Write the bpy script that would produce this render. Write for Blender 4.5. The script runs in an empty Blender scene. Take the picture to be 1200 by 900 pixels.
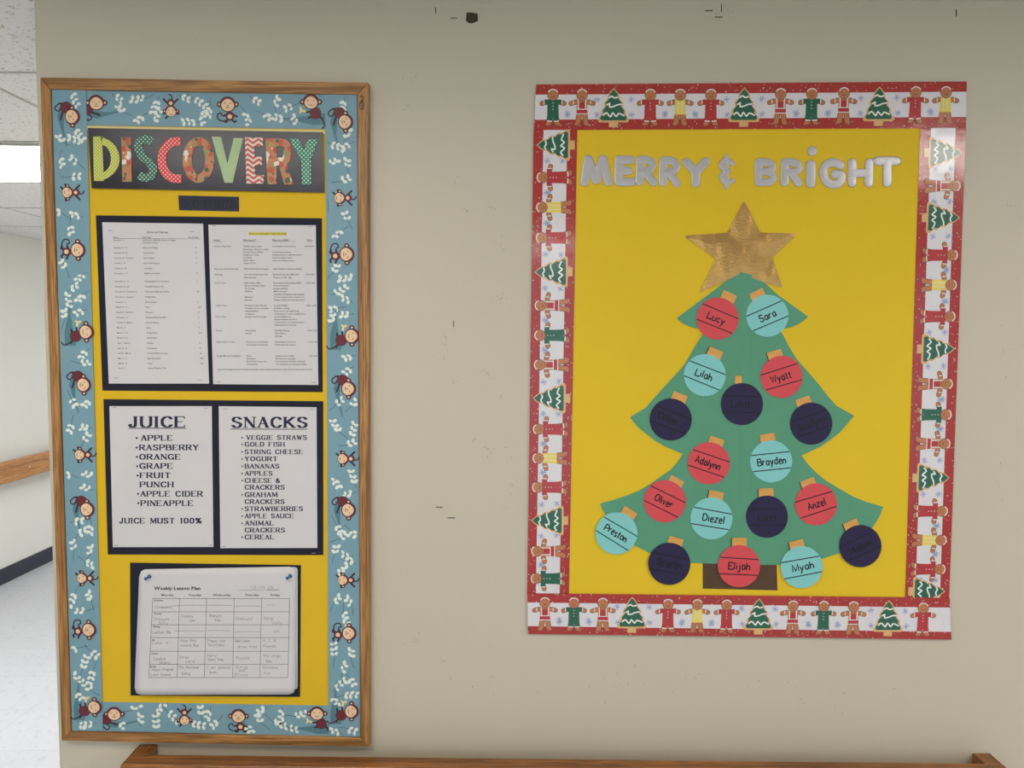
import bpy, math, random
from mathutils import Matrix, Vector
C = bpy.context.scene.collection
sc = bpy.context.scene
PI = math.pi
random.seed(7)

# ------------------------------------------------------------ camera
F_PX, PIT, YAW, ROL, CAM_H, CAM_D = 831.1, .0657, -.0027, .0093, 1.6556, 1.4
cy, sy, cp, sp, cr, sr = math.cos(YAW), math.sin(YAW), math.cos(PIT), math.sin(PIT), math.cos(ROL), math.sin(ROL)
u0 = Vector((sp*sy, sp*cy, cp)); r0 = Vector((cy, -sy, 0))
RGT = r0*cr + u0*sr; UP = u0*cr - r0*sr; FWD = Vector((cp*sy, cp*cy, -sp))
CAM = Vector((0, -CAM_D, CAM_H))
cam = bpy.data.cameras.new('camera'); co = bpy.data.objects.new('camera', cam); C.objects.link(co)
cam.sensor_width = 36; cam.lens = 36*F_PX/1200; cam.clip_start = .05
m = Matrix((RGT, UP, -FWD)).transposed().to_4x4(); m.translation = CAM
co.matrix_world = m
sc.camera = co

# ------------------------------------------------------------ world, exposure
w = bpy.data.worlds.new('world'); sc.world = w; w.use_nodes = True
bg = w.node_tree.nodes['Background']
bg.inputs[0].default_value = (.84, .92, 1, 1); bg.inputs[1].default_value = .92
sc.view_settings.view_transform = 'Standard'; sc.view_settings.look = 'None'
sc.view_settings.gamma = 1; sc.view_settings.exposure = 0.12
LAMP = 6.2; LAMP_HALL = 21.0            # emission of the troffer diffusers
CEIL = 2.31

# ------------------------------------------------------------ helpers
def lin(c, k=1.0):
    o = []
    for v in c[:3]:
        v /= 255; v = v/12.92 if v <= .04045 else ((v+.055)/1.055)**2.4
        o.append(min(v*k, .95))
    return (*o, 1)
K = 1.35              # photograph brightness -> surface colour under this light

def new_mat(name):
    m = bpy.data.materials.new(name); m.use_nodes = True
    nt = m.node_tree; b = nt.nodes['Principled BSDF']
    return m, nt, b
def N(nt, typ, **kw):
    n = nt.nodes.new(typ)
    for k, v in kw.items():
        if hasattr(n, k): setattr(n, k, v)
        else: n.inputs[k.replace('_', ' ')].default_value = v
    return n
def coords(nt, scale=(1, 1, 1), rot=(0, 0, 0)):
    t = nt.nodes.new('ShaderNodeTexCoord'); mp = nt.nodes.new('ShaderNodeMapping')
    mp.inputs['Scale'].default_value = scale; mp.inputs['Rotation'].default_value = rot
    nt.links.new(t.outputs['Object'], mp.inputs[0]); return mp.outputs[0]
def mixc(nt, fac, a, b):
    x = nt.nodes.new('ShaderNodeMix'); x.data_type = 'RGBA'
    for s, v in ((0, fac), (6, a), (7, b)):
        if hasattr(v, 'is_linked') or hasattr(v, 'links'): nt.links.new(v, x.inputs[s])
        else: x.inputs[s].default_value = v
    return x.outputs[2]
def math_n(nt, op, a, b=None, c=None):
    x = nt.nodes.new('ShaderNodeMath'); x.operation = op
    for i, v in enumerate((a, b, c)):
        if v is None: continue
        if isinstance(v, (int, float)): x.inputs[i].default_value = v
        else: nt.links.new(v, x.inputs[i])
    return x.outputs[0]
def paper(name, col, rough=.7, k=None, var=.08, scale=25, bump=.0, bscale=9, spec=.4, metal=0):
    m, nt, b = new_mat(name); c = lin(col, K if k is None else k)
    n = N(nt, 'ShaderNodeTexNoise', Scale=scale, Detail=3.0)
    nt.links.new(coords(nt), n.inputs['Vector'])
    nt.links.new(mixc(nt, n.outputs[0], tuple(v*(1-var) for v in c[:3])+(1,), tuple(min(v*(1+var), 1) for v in c[:3])+(1,)), b.inputs['Base Color'])
    b.inputs['Roughness'].default_value = rough; b.inputs['Specular IOR Level'].default_value = spec
    b.inputs['Metallic'].default_value = metal
    if bump:
        n2 = N(nt, 'ShaderNodeTexNoise', Scale=bscale, Detail=2.0); nt.links.new(coords(nt), n2.inputs['Vector'])
        bp = N(nt, 'ShaderNodeBump', Distance=bump); nt.links.new(n2.outputs[0], bp.inputs['Height'])
        nt.links.new(bp.outputs[0], b.inputs['Normal'])
    return m
def wood(name, axis, col, dark, k=None, rough=.42):
    m, nt, b = new_mat(name); k = K if k is None else k
    s = [110, 110, 110]; s[axis] = 3.5
    v = coords(nt, s); v2 = coords(nt, [q*3.4 if i != axis else 15 for i, q in enumerate(s)])
    n = N(nt, 'ShaderNodeTexNoise', Scale=1.0, Detail=4.0, Distortion=.8); nt.links.new(v, n.inputs['Vector'])
    n2 = N(nt, 'ShaderNodeTexNoise', Scale=1.0, Detail=2.0); nt.links.new(v2, n2.inputs['Vector'])
    r = nt.nodes.new('ShaderNodeValToRGB'); r.color_ramp.elements[0].position = .36; r.color_ramp.elements[1].position = .6
    nt.links.new(n.outputs[0], r.inputs[0])
    r2 = nt.nodes.new('ShaderNodeValToRGB'); r2.color_ramp.elements[0].position = .38; r2.color_ramp.elements[1].position = .5
    nt.links.new(n2.outputs[0], r2.inputs[0])
    a = mixc(nt, r.outputs[0], lin(dark, k), lin(col, k))
    dd = tuple(x*.55 for x in lin(dark, k)[:3])+(1,)
    fac = math_n(nt, 'MULTIPLY', math_n(nt, 'SUBTRACT', 1.0, r2.outputs[0]), .6)
    nt.links.new(mixc(nt, fac, a, dd), b.inputs['Base Color'])
    bp = N(nt, 'ShaderNodeBump', Distance=.0006, Strength=.5); nt.links.new(n2.outputs[0], bp.inputs['Height'])
    nt.links.new(bp.outputs[0], b.inputs['Normal'])
    b.inputs['Roughness'].default_value = rough
    return m
def dotted(name, base, dot, pitch, rad, rot=PI/4, k=None):
    m, nt, b = new_mat(name); k = K if k is None else k
    v = coords(nt, (1/pitch,)*3, (0, rot, 0)); s = nt.nodes.new('ShaderNodeSeparateXYZ'); nt.links.new(v, s.inputs[0])
    def cc(o):
        f = math_n(nt, 'FRACT', math_n(nt, 'ADD', o, 100.0)); f = math_n(nt, 'SUBTRACT', f, .5); return math_n(nt, 'MULTIPLY', f, f)
    d = math_n(nt, 'LESS_THAN', math_n(nt, 'ADD', cc(s.outputs[0]), cc(s.outputs[2])), rad*rad)
    nt.links.new(mixc(nt, d, lin(base, k), lin(dot, k)), b.inputs['Base Color'])
    b.inputs['Roughness'].default_value = .4
    return m
def chevron(name, a, c, pitch):
    m, nt, b = new_mat(name)
    v = coords(nt, (1/pitch,)*3); s = nt.nodes.new('ShaderNodeSeparateXYZ'); nt.links.new(v, s.inputs[0])
    f = math_n(nt, 'ABSOLUTE', math_n(nt, 'SUBTRACT', math_n(nt, 'FRACT', math_n(nt, 'ADD', math_n(nt, 'MULTIPLY', s.outputs[0], .45), 100.1)), .5))
    g = math_n(nt, 'FRACT', math_n(nt, 'ADD', math_n(nt, 'ADD', s.outputs[2], math_n(nt, 'MULTIPLY', f, 1.6)), 100.0))
    nt.links.new(mixc(nt, math_n(nt, 'LESS_THAN', g, .5), lin(a, K), lin(c, K)), b.inputs['Base Color'])
    b.inputs['Roughness'].default_value = .4
    return m
def patches(name):
    m, nt, b = new_mat(name)
    n = N(nt, 'ShaderNodeTexVoronoi', Scale=105.0, Randomness=.7); nt.links.new(coords(nt), n.inputs['Vector'])
    s = nt.nodes.new('ShaderNodeSeparateColor'); nt.links.new(n.outputs['Color'], s.inputs[0])
    r = nt.nodes.new('ShaderNodeValToRGB'); r.color_ramp.interpolation = 'CONSTANT'; e = r.color_ramp.elements
    pal = [(0, (178, 116, 74)), (.3, (185, 125, 80)), (.42, (176, 74, 50)), (.6, (215, 205, 190)), (.74, (130, 135, 75)), (.88, (60, 80, 60))]
    e[0].position = 0; e[0].color = lin(pal[0][1], K); e[1].position = .3; e[1].color = lin(pal[1][1], K)
    for p, c in pal[2:]: x = e.new(p); x.color = lin(c, K)
    nt.links.new(s.outputs[0], r.inputs[0])
    d = math_n(nt, 'LESS_THAN', n.outputs['Distance'], .0068*95)
    nt.links.new(mixc(nt, d, lin(pal[0][1], K), r.outputs[0]), b.inputs['Base Color'])
    b.inputs['Roughness'].default_value = .4
    return m

# pixel of the photograph -> point on a plane parallel to the back wall, off metres in front of it
def W(px, py, off=0.0):
    d = FWD*F_PX + RGT*(px-600) - UP*(py-450)
    t = (-off - CAM.y)/d.y
    p = CAM + d*t
    return Vector((p.x, -off, p.z))
S = CAM_D/F_PX      # metres per pixel on the wall
def Lo(x, y, off=0.0): return Vector((x*S, -off, y*S))

class MB:
    """collects extruded flat shapes and linked them as one mesh object"""
    def __init__(s, fn=W): s.v = []; s.f = []; s.m = []; s.fn = fn; s.flip = 1 if fn is W else -1
    def face(s, ids, mi): s.f.append(ids); s.m.append(mi)
    def poly(s, pts, o1, o0=None, mi=0, side=None):
        a = 0
        for i in range(len(pts)):
            x1, y1 = pts[i]; x2, y2 = pts[(i+1) % len(pts)]; a += x1*y2-x2*y1
        if a*s.flip > 0: pts = pts[::-1]         # counter-clockwise as seen from the room
        n = len(pts); b = len(s.v); s.k = (getattr(s, 'k', 0)+1) % 16; o1 += s.k*3e-6      # never two faces in one plane
        s.v += [s.fn(x, y, o1) for x, y in pts]; s.face(list(range(b, b+n)), mi)
        if o0 is not None:
            s.v += [Vector((q.x, -o0, q.z)) for q in s.v[b:b+n]]
            for i in range(n):
                j = (i+1) % n; s.face([b+j, b+i, b+n+i, b+n+j], mi if side is None else side)
            s.face([b+n+i for i in range(n)][::-1], mi if side is None else side)
    def disc(s, cx, cy_, rx, o1, o0=None, mi=0, ry=None, n=16, rot=0):
        ry = rx if ry is None else ry; c, q = math.cos(rot), math.sin(rot)
        s.poly([(cx+c*rx*math.cos(2*PI*i/n)-q*ry*math.sin(2*PI*i/n), cy_+q*rx*math.cos(2*PI*i/n)+c*ry*math.sin(2*PI*i/n)) for i in range(n)], o1, o0, mi)
    def ribbon(s, pts, wd, o1, o0=None, mi=0, closed=False, cap=False, w2=None):
        n = len(pts)
        if n < 2: return
        L, R = [], []
        for i in range(n):
            if closed: a, c = pts[i-1], pts[(i+1) % n]
            else: a, c = pts[max(i-1, 0)], pts[min(i+1, n-1)]
            b = pts[i]
            def nrm(p, q):
                dx, dy = q[0]-p[0], q[1]-p[1]; l = math.hypot(dx, dy) or 1; return (-dy/l, dx/l)
            n1 = nrm(a, b) if a != b else nrm(b, c); n2 = nrm(b, c) if b != c else n1
            mx, my = n1[0]+n2[0], n1[1]+n2[1]; l = math.hypot(mx, my) or 1; mx /= l; my /= l
            k = 1/max(mx*n1[0]+my*n1[1], .45)
            ww = wd if w2 is None else wd+(w2-wd)*i/(n-1)
            L.append((b[0]+mx*k*ww/2, b[1]+my*k*ww/2)); R.append((b[0]-mx*k*ww/2, b[1]-my*k*ww/2))
        for i in range(n if closed else n-1):
            j = (i+1) % n; s.poly([L[i], L[j], R[j], R[i]], o1, o0, mi)
        if cap:
            for p in (pts[0], pts[-1]): s.disc(p[0], p[1], wd/2, o1, o0, mi, n=10)
    def build(s, name, mats, parent=None, origin=None):
        if not isinstance(mats, (list, tuple)): mats = [mats]
        me = bpy.data.meshes.new(name)
        if origin is None and s.fn is W and s.v:
            lo = [min(v[i] for v in s.v) for i in range(3)]; hi = [max(v[i] for v in s.v) for i in range(3)]
            origin = Vector([(lo[i]+hi[i])/2 for i in range(3)])
        origin = Vector((0, 0, 0)) if origin is None else Vector(origin)
        me.from_pydata([v-origin for v in s.v], [], s.f)
        for m_ in mats: me.materials.append(m_)
        me.polygons.foreach_set('material_index', s.m); me.update()
        o = bpy.data.objects.new(name, me); C.objects.link(o); o.location = origin
        if parent is not None: adopt(o, parent)
        return o
WORLD = {}
def wpos(o):
    v = Vector(o.location); p = o.parent
    while p is not None: v = v+Vector(p.location); p = p.parent
    return v
def adopt(o, parent):          # parents carry no rotation where this is used
    o.location = Vector(o.location)-wpos(parent); o.parent = parent
def tag(o, label, cat, group=None, kind=None):
    o['label'] = label; o['category'] = cat
    if group: o['group'] = group
    if kind: o['kind'] = kind
    return o
def empty(name, loc): o = bpy.data.objects.new(name, None); C.objects.link(o); o.location = loc; o.empty_display_size = .02; return o
def boxm(name, lo, hi, mat, parent=None, bevel=0):
    b = MB(fn=None); x0, y0, z0 = lo; x1, y1, z1 = hi
    b.v = [Vector(p) for p in ((x0,y0,z0),(x1,y0,z0),(x1,y1,z0),(x0,y1,z0),(x0,y0,z1),(x1,y0,z1),(x1,y1,z1),(x0,y1,z1))]
    for f in ((0,3,2,1),(4,5,6,7),(0,1,5,4),(1,2,6,5),(2,3,7,6),(3,0,4,7)): b.face(list(f), 0)
    o = b.build(name, mat, parent, origin=((x0+x1)/2, (y0+y1)/2, (z0+z1)/2))
    if bevel: md = o.modifiers.new('bevel', 'BEVEL'); md.width = bevel; md.segments = 3; md.limit_method = 'ANGLE'
    return o
def lerp(a, b, t): return (a[0]+(b[0]-a[0])*t, a[1]+(b[1]-a[1])*t)
def quadmap(TL, TR, BR, BL):
    return lambda u, v: lerp(lerp(TL, TR, u), lerp(BL, BR, u), v)
def smooth(p, n=4):
    out = []
    for i in range(len(p)-1):
        a = p[max(i-1, 0)]; b = p[i]; c = p[i+1]; d = p[min(i+2, len(p)-1)]
        for k in range(n):
            t = k/n
            out.append(tuple(.5*((2*b[j])+(c[j]-a[j])*t+(2*a[j]-5*b[j]+4*c[j]-d[j])*t*t+(3*b[j]-a[j]-3*c[j]+d[j])*t**3) for j in (0, 1)))
    return out+[p[-1]]

# ------------------------------------------------------------ a pen alphabet (cap height 6, baseline 0)
FONT = {
'A':(4,"0,0 2,6 4,0|.8,2.2 3.2,2.2"),'B':(3.9,"0,0 0,6|~0,6 1.5,6 3.2,5.6 3.3,3.8 1.6,3.2 0,3.2|~0,3.2 1.8,3.2 3.8,2.7 3.8,.6 2,0 0,0"),
'C':(4,"~4,4.7 3.2,5.8 2,6 .5,5 0,3 .5,1 2,0 3.2,.2 4,1.3"),'D':(4,"0,0 0,6|~0,6 1.8,6 3.5,5 4,3 3.5,1 1.8,0 0,0"),
'E':(3.7,"3.6,5 3.6,6 0,6 0,0 3.7,0 3.7,1.1|0,3.1 2.6,3.1"),'F':(3.5,"3.5,5 3.5,6 0,6 0,0|0,3.1 2.6,3.1"),
'G':(4.2,"~4,4.7 3.2,5.8 2,6 .5,5 0,3 .5,1 2,0 3.4,.3 4,1.2|4,0 4,2.6|2.6,2.6 4.3,2.6"),'H':(4,"0,0 0,6|4,0 4,6|0,3.1 4,3.1"),
'I':(.8,".4,0 .4,6"),'J':(3,"2.4,6 2.4,4|~2.4,5 2.4,1.4 1.9,.2 .9,0 0,.9 .3,1.6"),'K':(4,"0,0 0,6|3.8,6 0,2.4|1.2,3.4 4,0"),
'L':(3.5,"0,6 0,0 3.5,0 3.5,1.3"),'M':(5,"0,0 .2,6 2.5,.6 4.8,6 5,0"),'N':(4,"0,0 0,6 4,0 4,6"),
'O':(4.4,"~2.2,6 .6,5.1 0,3 .6,.9 2.2,0 3.8,.9 4.4,3 3.8,5.1 2.2,6"),'P':(3.8,"0,0 0,6|~0,6 2.2,6 3.7,5.4 3.7,3.6 2.2,2.8 0,2.8"),
'Q':(4.4,"~2.2,6 .6,5.1 0,3 .6,.9 2.2,0 3.8,.9 4.4,3 3.8,5.1 2.2,6|2.6,1.6 4.4,-.4"),
'R':(4,"0,0 0,6|~0,6 2.2,6 3.6,5.4 3.6,3.8 2.2,3 0,3|1.8,3 4,0"),'S':(3.6,"~3.5,4.8 2.6,5.9 1,5.9 .1,4.9 .6,3.6 2.6,2.8 3.6,1.7 2.8,.2 1,0 0,1.2"),
'T':(4,"0,5 0,6 4,6 4,5|2,6 2,0"),'U':(4,"0,6 0,4|~0,5 0,1.6 .8,.2 2,0 3.2,.2 4,1.6 4,5|4,4 4,6"),'V':(4,"0,6 2,0 4,6"),
'W':(5.6,"0,6 1.5,0 2.8,5.4 4.1,0 5.6,6"),'X':(4,"0,6 4,0|0,0 4,6"),'Y':(4,"0,6 2,3 4,6|2,3 2,0"),'Z':(3.8,"0,5 0,6 3.7,6 0,0 3.8,0 3.8,1.2"),
'a':(3.2,"~3,3.3 2,4 .7,3.4 .3,1.6 1.1,.1 2.3,.6 3,2.2|3,4 3.1,0"),'b':(3,"0,6.4 0,0|~0,2.2 1,3.9 2.6,3.2 2.7,.9 1.2,0 0,.6"),
'c':(2.8,"~2.8,3.3 1.5,4 .2,2.8 .3,.8 1.6,0 2.8,.8"),'d':(3.2,"~3,3.2 1.8,4 .4,3 .3,1 1.5,0 3,1.2|3,6.4 3,0"),
'e':(2.9,"~.3,2.1 2.7,2.4 2.3,3.8 1,3.9 .2,2.2 .7,.3 2,0 2.8,.7"),'f':(2.2,"~2.4,5.8 1.4,6.2 .9,5 .9,0|0,3.6 2.2,3.6"),
'g':(3,"~2.9,3.4 1.5,4 .3,2.6 1,.6 2.3,.9 2.9,2.4|~2.9,4 2.9,-.8 1.8,-2.2 .4,-1.6"),'h':(3,"0,6.4 0,0|~0,2.2 1.2,3.8 2.5,3.4 2.8,1.8 2.8,0"),
'i':(.6,".3,3.9 .3,0|.3,5.2 .3,5.6"),'j':(1.6,"~1.3,3.9 1.3,-.8 .7,-2.2 -.5,-1.6|1.3,5.2 1.3,5.6"),'k':(2.8,"0,6.4 0,0|2.6,3.8 0,1.6|1,2.4 2.8,0"),
'l':(.6,".3,6.4 .3,0"),'m':(4.8,"0,4 0,0|~0,2.4 1,3.8 2.1,3.3 2.3,0|~2.3,2.4 3.3,3.8 4.5,3.2 4.6,0"),'n':(3,"0,4 0,0|~0,2.2 1.2,3.8 2.5,3.4 2.8,1.8 2.8,0"),
'o':(3,"~1.6,4 .3,3 .2,1 1.5,0 2.8,1 2.8,3 1.6,4"),'p':(3,"0,4 0,-2.2|~0,2.2 1,3.9 2.6,3.2 2.7,.9 1.2,0 0,.6"),
'q':(3,"~2.9,3.4 1.5,4 .3,2.6 1,.3 2.3,.6 2.9,2|2.9,4 2.9,-2.2"),'r':(2.2,"0,4 0,0|~0,2.2 1,3.7 2.2,3.6"),
's':(2.4,"~2.4,3.4 1.3,4 .3,3.2 1.2,2.1 2.3,1.2 1.6,0 0,.5"),'t':(2.2,"1,5.6 1,.2 2,0|0,3.9 2.2,3.9"),'u':(3,"~0,4 .1,1 1.2,0 2.6,.8 2.8,2|2.8,4 2.9,0"),
'v':(2.8,"0,4 1.4,0 2.8,4"),'w':(4.2,"0,4 1.1,0 2.1,3.4 3.1,0 4.2,4"),'x':(2.8,"0,4 2.8,0|0,0 2.8,4"),'y':(3,"0,4 1.4,.6|~3,4 1.6,.4 .8,-1.6 0,-2.2"),
'z':(2.8,"0,4 2.7,4 0,0 2.8,0"),'0':(3.6,"~1.8,6 .3,4.8 .1,3 .3,1.2 1.8,0 3.3,1.2 3.5,3 3.3,4.8 1.8,6"),'1':(1.6,"0,4.9 1,6 1,0"),
'2':(3.4,"~.1,4.8 1.4,6 3,5.4 3,3.8 .1,.1|.1,0 3.4,0"),'4':(3.6,"2.6,0 2.6,6 0,2 3.6,2"),'5':(3.4,"3.2,6 .4,6 .2,3.4|~.2,3.4 1.8,3.8 3.3,2.4 2.6,.4 1,0 0,.8"),
'6':(3.4,"~2.8,6 1,4.6 .1,2 1.2,0 3,.6 3,2.6 1.6,3.4 .3,2"),'7':(3.4,"0,6 3.4,6 1.2,0"),'3':(3.4,"~.1,5.2 1.6,6 3,5 2.6,3.6 1.2,3.2|~1.2,3.2 3,2.8 3.2,1 1.6,0 0,.9"),
'8':(3.4,"~1.7,3.2 .4,4.4 1.7,6 3,4.4 1.7,3.2 .1,1.6 1.7,0 3.3,1.6 1.7,3.2"),'9':(3.4,"~3,4.2 1.8,2.8 .4,4 1.6,6 3.1,4.6 2.6,0"),
'&':(4.4,"~4.3,0 2.6,1.8 .9,4 1,5.6 2.3,5.8 2.6,4.5 1,3.1 0,1.6 .9,.1 2.6,.1 4.1,2.9"),'%':(5,"4.2,6 .8,0|~1,6 0,4.8 1,3.4 2,4.8 1,6|~4,2.6 3,1.4 4,0 5,1.4 4,2.6"),
'-':(2.4,".2,2.6 2.2,2.6"),'.':(.6,".3,0 .3,.4"),'/':(2.4,"0,-.6 2.4,6.4"),'!':(.6,".3,6 .3,2|.3,0 .3,.4"),"'":(.6,".3,6 .3,5"),',':(.6,".4,.4 .1,-.9"),' ':(2.2,""),
}
_cache = {}
def glyph(ch, n=4):
    if (ch, n) in _cache: return _cache[ch, n]
    wd, st = FONT.get(ch, FONT['-']); out = []
    for q in st.split('|'):
        if not q: continue
        sm = q[0] == '~'; p = [tuple(float(a) for a in xy.split(',')) for xy in q.lstrip('~').split()]
        out.append((smooth(p, n) if sm else p, sm))
    _cache[ch, n] = (wd, out); return _cache[ch, n]
def text_width(t, gap): return sum(glyph(c)[0]+gap for c in t)-gap
def hand(b, t, x0, x1, base, h, o, wd, mi=0, ang=0, jit=.0, gap=1.3, xf=None, n=3):
    """pen writing; in pixel space y runs down; xf maps (x, y-up) to the builder's plane"""
    sx = (x1-x0)/text_width(t, gap); s_ = h/6; x = 0
    rnd = random.Random(t)
    for ch in t:
        gw, st = glyph(ch, n); dy = rnd.uniform(-jit, jit)
        for p, sm in st:
            q = [(x0+(x+a)*sx, (c+dy)*s_) for a, c in p]
            q = [xf(*z) for z in q] if xf else [(a, base-c) for a, c in q]
            b.ribbon(q, wd, o, None, mi)
        x += gw+gap
def hull(pts):
    pts = sorted(set(pts))
    if len(pts) < 3: return pts
    def half(ps):
        h = []
        for p in ps:
            while len(h) >= 2 and (h[-1][0]-h[-2][0])*(p[1]-h[-2][1])-(h[-1][1]-h[-2][1])*(p[0]-h[-2][0]) <= 1e-9: h.pop()
            h.append(p)
        return h
    return half(pts)[:-1]+half(pts[::-1])[:-1]
def serif(b, t, x0, x1, base, h, o, mi=0, thick=1.35, thin=.46):
    """broad-nib capitals with slab serifs"""
    gap = 2.1; sx = (x1-x0)/(text_width(t, gap)+1.2); s_ = h/6; x = .6
    def rect(cx, cy_, a, c): return [(cx-a, cy_-c), (cx+a, cy_-c), (cx+a, cy_+c), (cx-a, cy_+c)]
    def put(pts): b.poly([(x0+(x+p[0])*sx, base-p[1]*s_) for p in pts], o, None, mi)
    for ch in t:
        gw, st = glyph(ch, 3)
        for p, sm in st:
            for i in range(len(p)-1):
                a, c = p[i], p[i+1]
                tk = thick/2
                if not sm and abs(a[1]-c[1]) > .3 and a[0] < c[0] and a[1] < c[1] and ch in 'AMVWXYZK': tk = thin/1.6
                if ch == 'N' and a[0] == c[0]: tk = thin/1.6
                if not sm and abs(a[1]-c[1]) < .05: tk = thin/2
                if not sm and abs(a[1]-c[1]) <= 1.4: tk = thin/2
                put(hull(rect(a[0], a[1], tk, thin/2)+rect(c[0], c[1], tk, thin/2)))
            if not sm:
                for i, q in enumerate(p):
                    if q[1] not in (0, 6): continue
                    nb = [p[j] for j in (i-1, i+1) if 0 <= j < len(p)]
                    steep = [z for z in nb if abs(z[1]-q[1]) > 1.5]
                    if steep and (len(nb) == 1 or len(steep) < len(nb) or ch in 'MN'): put(rect(q[0], q[1], 1.0, thin/2))
        x += gw+gap
DEFCUR = None
def typeset(lines, fm, ph):
    """printed type with the built-in font. lines: (u, v, text, cap height in px of the page, bold); returns a list of vertex/face data mapped to page"""
    vs, fs = [], []
    for (px, py, t, size, *rest) in lines:
        cu = bpy.data.curves.new('type', 'FONT'); cu.body = t; cu.size = size*1.38; cu.resolution_u = 1
        if rest and rest[0]: cu.offset = .05*size*rest[0]
        ob = bpy.data.objects.new('type', cu); C.objects.link(ob)
        me = bpy.data.meshes.new_from_object(ob.evaluated_get(bpy.context.evaluated_depsgraph_get()))
        mx = max([v.co.x for v in me.vertices] or [0])
        wd = rest[1] if len(rest) > 1 else None
        sx = wd/mx if wd and mx else .88
        b = len(vs); vs += [(px+v.co.x*sx, py-v.co.y) for v in me.vertices]
        fs += [[b+i for i in p.vertices] for p in me.polygons]
        bpy.data.objects.remove(ob); bpy.data.curves.remove(cu); bpy.data.meshes.remove(me)
    return vs, fs
def add_type(b, lines, o, mi=0, skew=0.0, y_ref=0):
    vs, fs = typeset(lines, None, None)
    k = len(b.v); b.v += [b.fn(x+skew*(y-y_ref), y, o) for x, y in vs]
    for f in fs: b.face([k+i for i in f], mi)

# ------------------------------------------------------------ setting
mw, nt, b = new_mat('wall_paint')
n1 = N(nt, 'ShaderNodeTexNoise', Scale=1.6, Detail=4.0); nt.links.new(coords(nt), n1.inputs['Vector'])
nt.links.new(mixc(nt, n1.outputs[0], (.63, .57, .44, 1), (.69, .625, .49, 1)), b.inputs['Base Color'])
n2 = N(nt, 'ShaderNodeTexNoise', Scale=170.0, Detail=3.0); nt.links.new(coords(nt), n2.inputs['Vector'])
bp = N(nt, 'ShaderNodeBump', Distance=.0006, Strength=.45); nt.links.new(n2.outputs[0], bp.inputs['Height']); nt.links.new(bp.outputs[0], b.inputs['Normal'])
b.inputs['Roughness'].default_value = .55
white_wall = paper('hall_wall_paint', (226, 227, 222), .6, k=1.05, var=.02, scale=2)
def struct(o): o['kind'] = 'structure'; return o

XL, YF, XR, YB = -3.363, 8.0, 4.0, -5.5
XC = -.9294
wall = struct(boxm('wall_back', (XC, 0, 0), (XR, YF, CEIL), mw, bevel=.008))
struct(boxm('wall_left', (XL-.12, YB, 0), (XL, YF+.12, CEIL), white_wall))
wf = struct(boxm('wall_far', (XL, YF, 2.1), (XC, YF+.12, CEIL), white_wall))      # header and piers around an unseen opening added to brighten the corridor
for x in (XL, XC-.25): boxm('pier', (x, YF, 0), (x+.25, YF+.12, 2.1), white_wall, wf)
struct(boxm('wall_right', (XR, YB, 0), (XR+.12, 0, CEIL), white_wall))

mf, nt, b = new_mat('floor_vinyl')
n1 = N(nt, 'ShaderNodeTexNoise', Scale=38.0, Detail=5.0); nt.links.new(coords(nt, (1, .7, 1)), n1.inputs['Vector'])
r = nt.nodes.new('ShaderNodeValToRGB'); r.color_ramp.elements[0].position = .3; r.color_ramp.elements[1].position = .45
r.color_ramp.elements[0].color = (.46, .46, .47, 1); r.color_ramp.elements[1].color = (.52, .53, .56, 1)
nt.links.new(n1.outputs[0], r.inputs[0])
br = nt.nodes.new('ShaderNodeTexBrick'); br.offset = 0; br.inputs['Scale'].default_value = 1.0
br.inputs['Brick Width'].default_value = .3048; br.inputs['Row Height'].default_value = .3048; br.inputs['Mortar Size'].default_value = .0012
br.inputs['Color1'].default_value = (1, 1, 1, 1); br.inputs['Color2'].default_value = (.97, .97, .97, 1); br.inputs['Mortar'].default_value = (.8, .8, .8, 1)
nt.links.new(coords(nt), br.inputs['Vector'])
mm = nt.nodes.new('ShaderNodeMix'); mm.data_type = 'RGBA'; mm.blend_type = 'MULTIPLY'; mm.inputs[0].default_value = 1
nt.links.new(r.outputs[0], mm.inputs[6]); nt.links.new(br.outputs[0], mm.inputs[7]); nt.links.new(mm.outputs[2], b.inputs['Base Color'])
b.inputs['Roughness'].default_value = .35
struct(boxm('floor', (XL-.12, YB, -.1), (XR+.12, YF+.12, 0), mf))

# ceiling: lay-in panels in a metal grid
mt, nt, b = new_mat('ceiling_panel_board')
n1 = N(nt, 'ShaderNodeTexNoise', Scale=1.0, Detail=3.0, Distortion=.6); nt.links.new(coords(nt, (95, 110, 60), (0, 0, .7)), n1.inputs['Vector'])
r = nt.nodes.new('ShaderNodeValToRGB'); r.color_ramp.elements[0].position = .33; r.color_ramp.elements[1].position = .4
r.color_ramp.elements[0].color = (.46, .44, .42, 1); r.color_ramp.elements[1].color = (.80, .795, .78, 1)
nt.links.new(n1.outputs[0], r.inputs[0]); nt.links.new(r.outputs[0], b.inputs['Base Color'])
bp = N(nt, 'ShaderNodeBump', Distance=.002, Strength=.6); nt.links.new(r.outputs[0], bp.inputs['Height']); nt.links.new(bp.outputs[0], b.inputs['Normal'])
b.inputs['Roughness'].default_value = .9
grid_m = paper('ceiling_grid_metal', (176, 174, 168), .4, k=1.0, var=.02)
ceil = struct(boxm('ceiling', (XL-.12, YB, CEIL+.02), (XR+.12, YF+.12, CEIL+.12), white_wall))
TX, TY = 1.3, .6475
lamps = {(-2.695, 1.085): 'x', (1.205, -1.505): 'x', (-1.395, -1.505): 'x', (-.095, -4.095): 'x', (2.505, -2.8): 'x', (-2.695, 5.6175): 'x'}  # right rear panel is an added fill, brightening the wall's right side
def is_lamp(x, y): return any(abs(x-a) < .02 and abs(y-c) < .02 for a, c in lamps)
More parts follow.
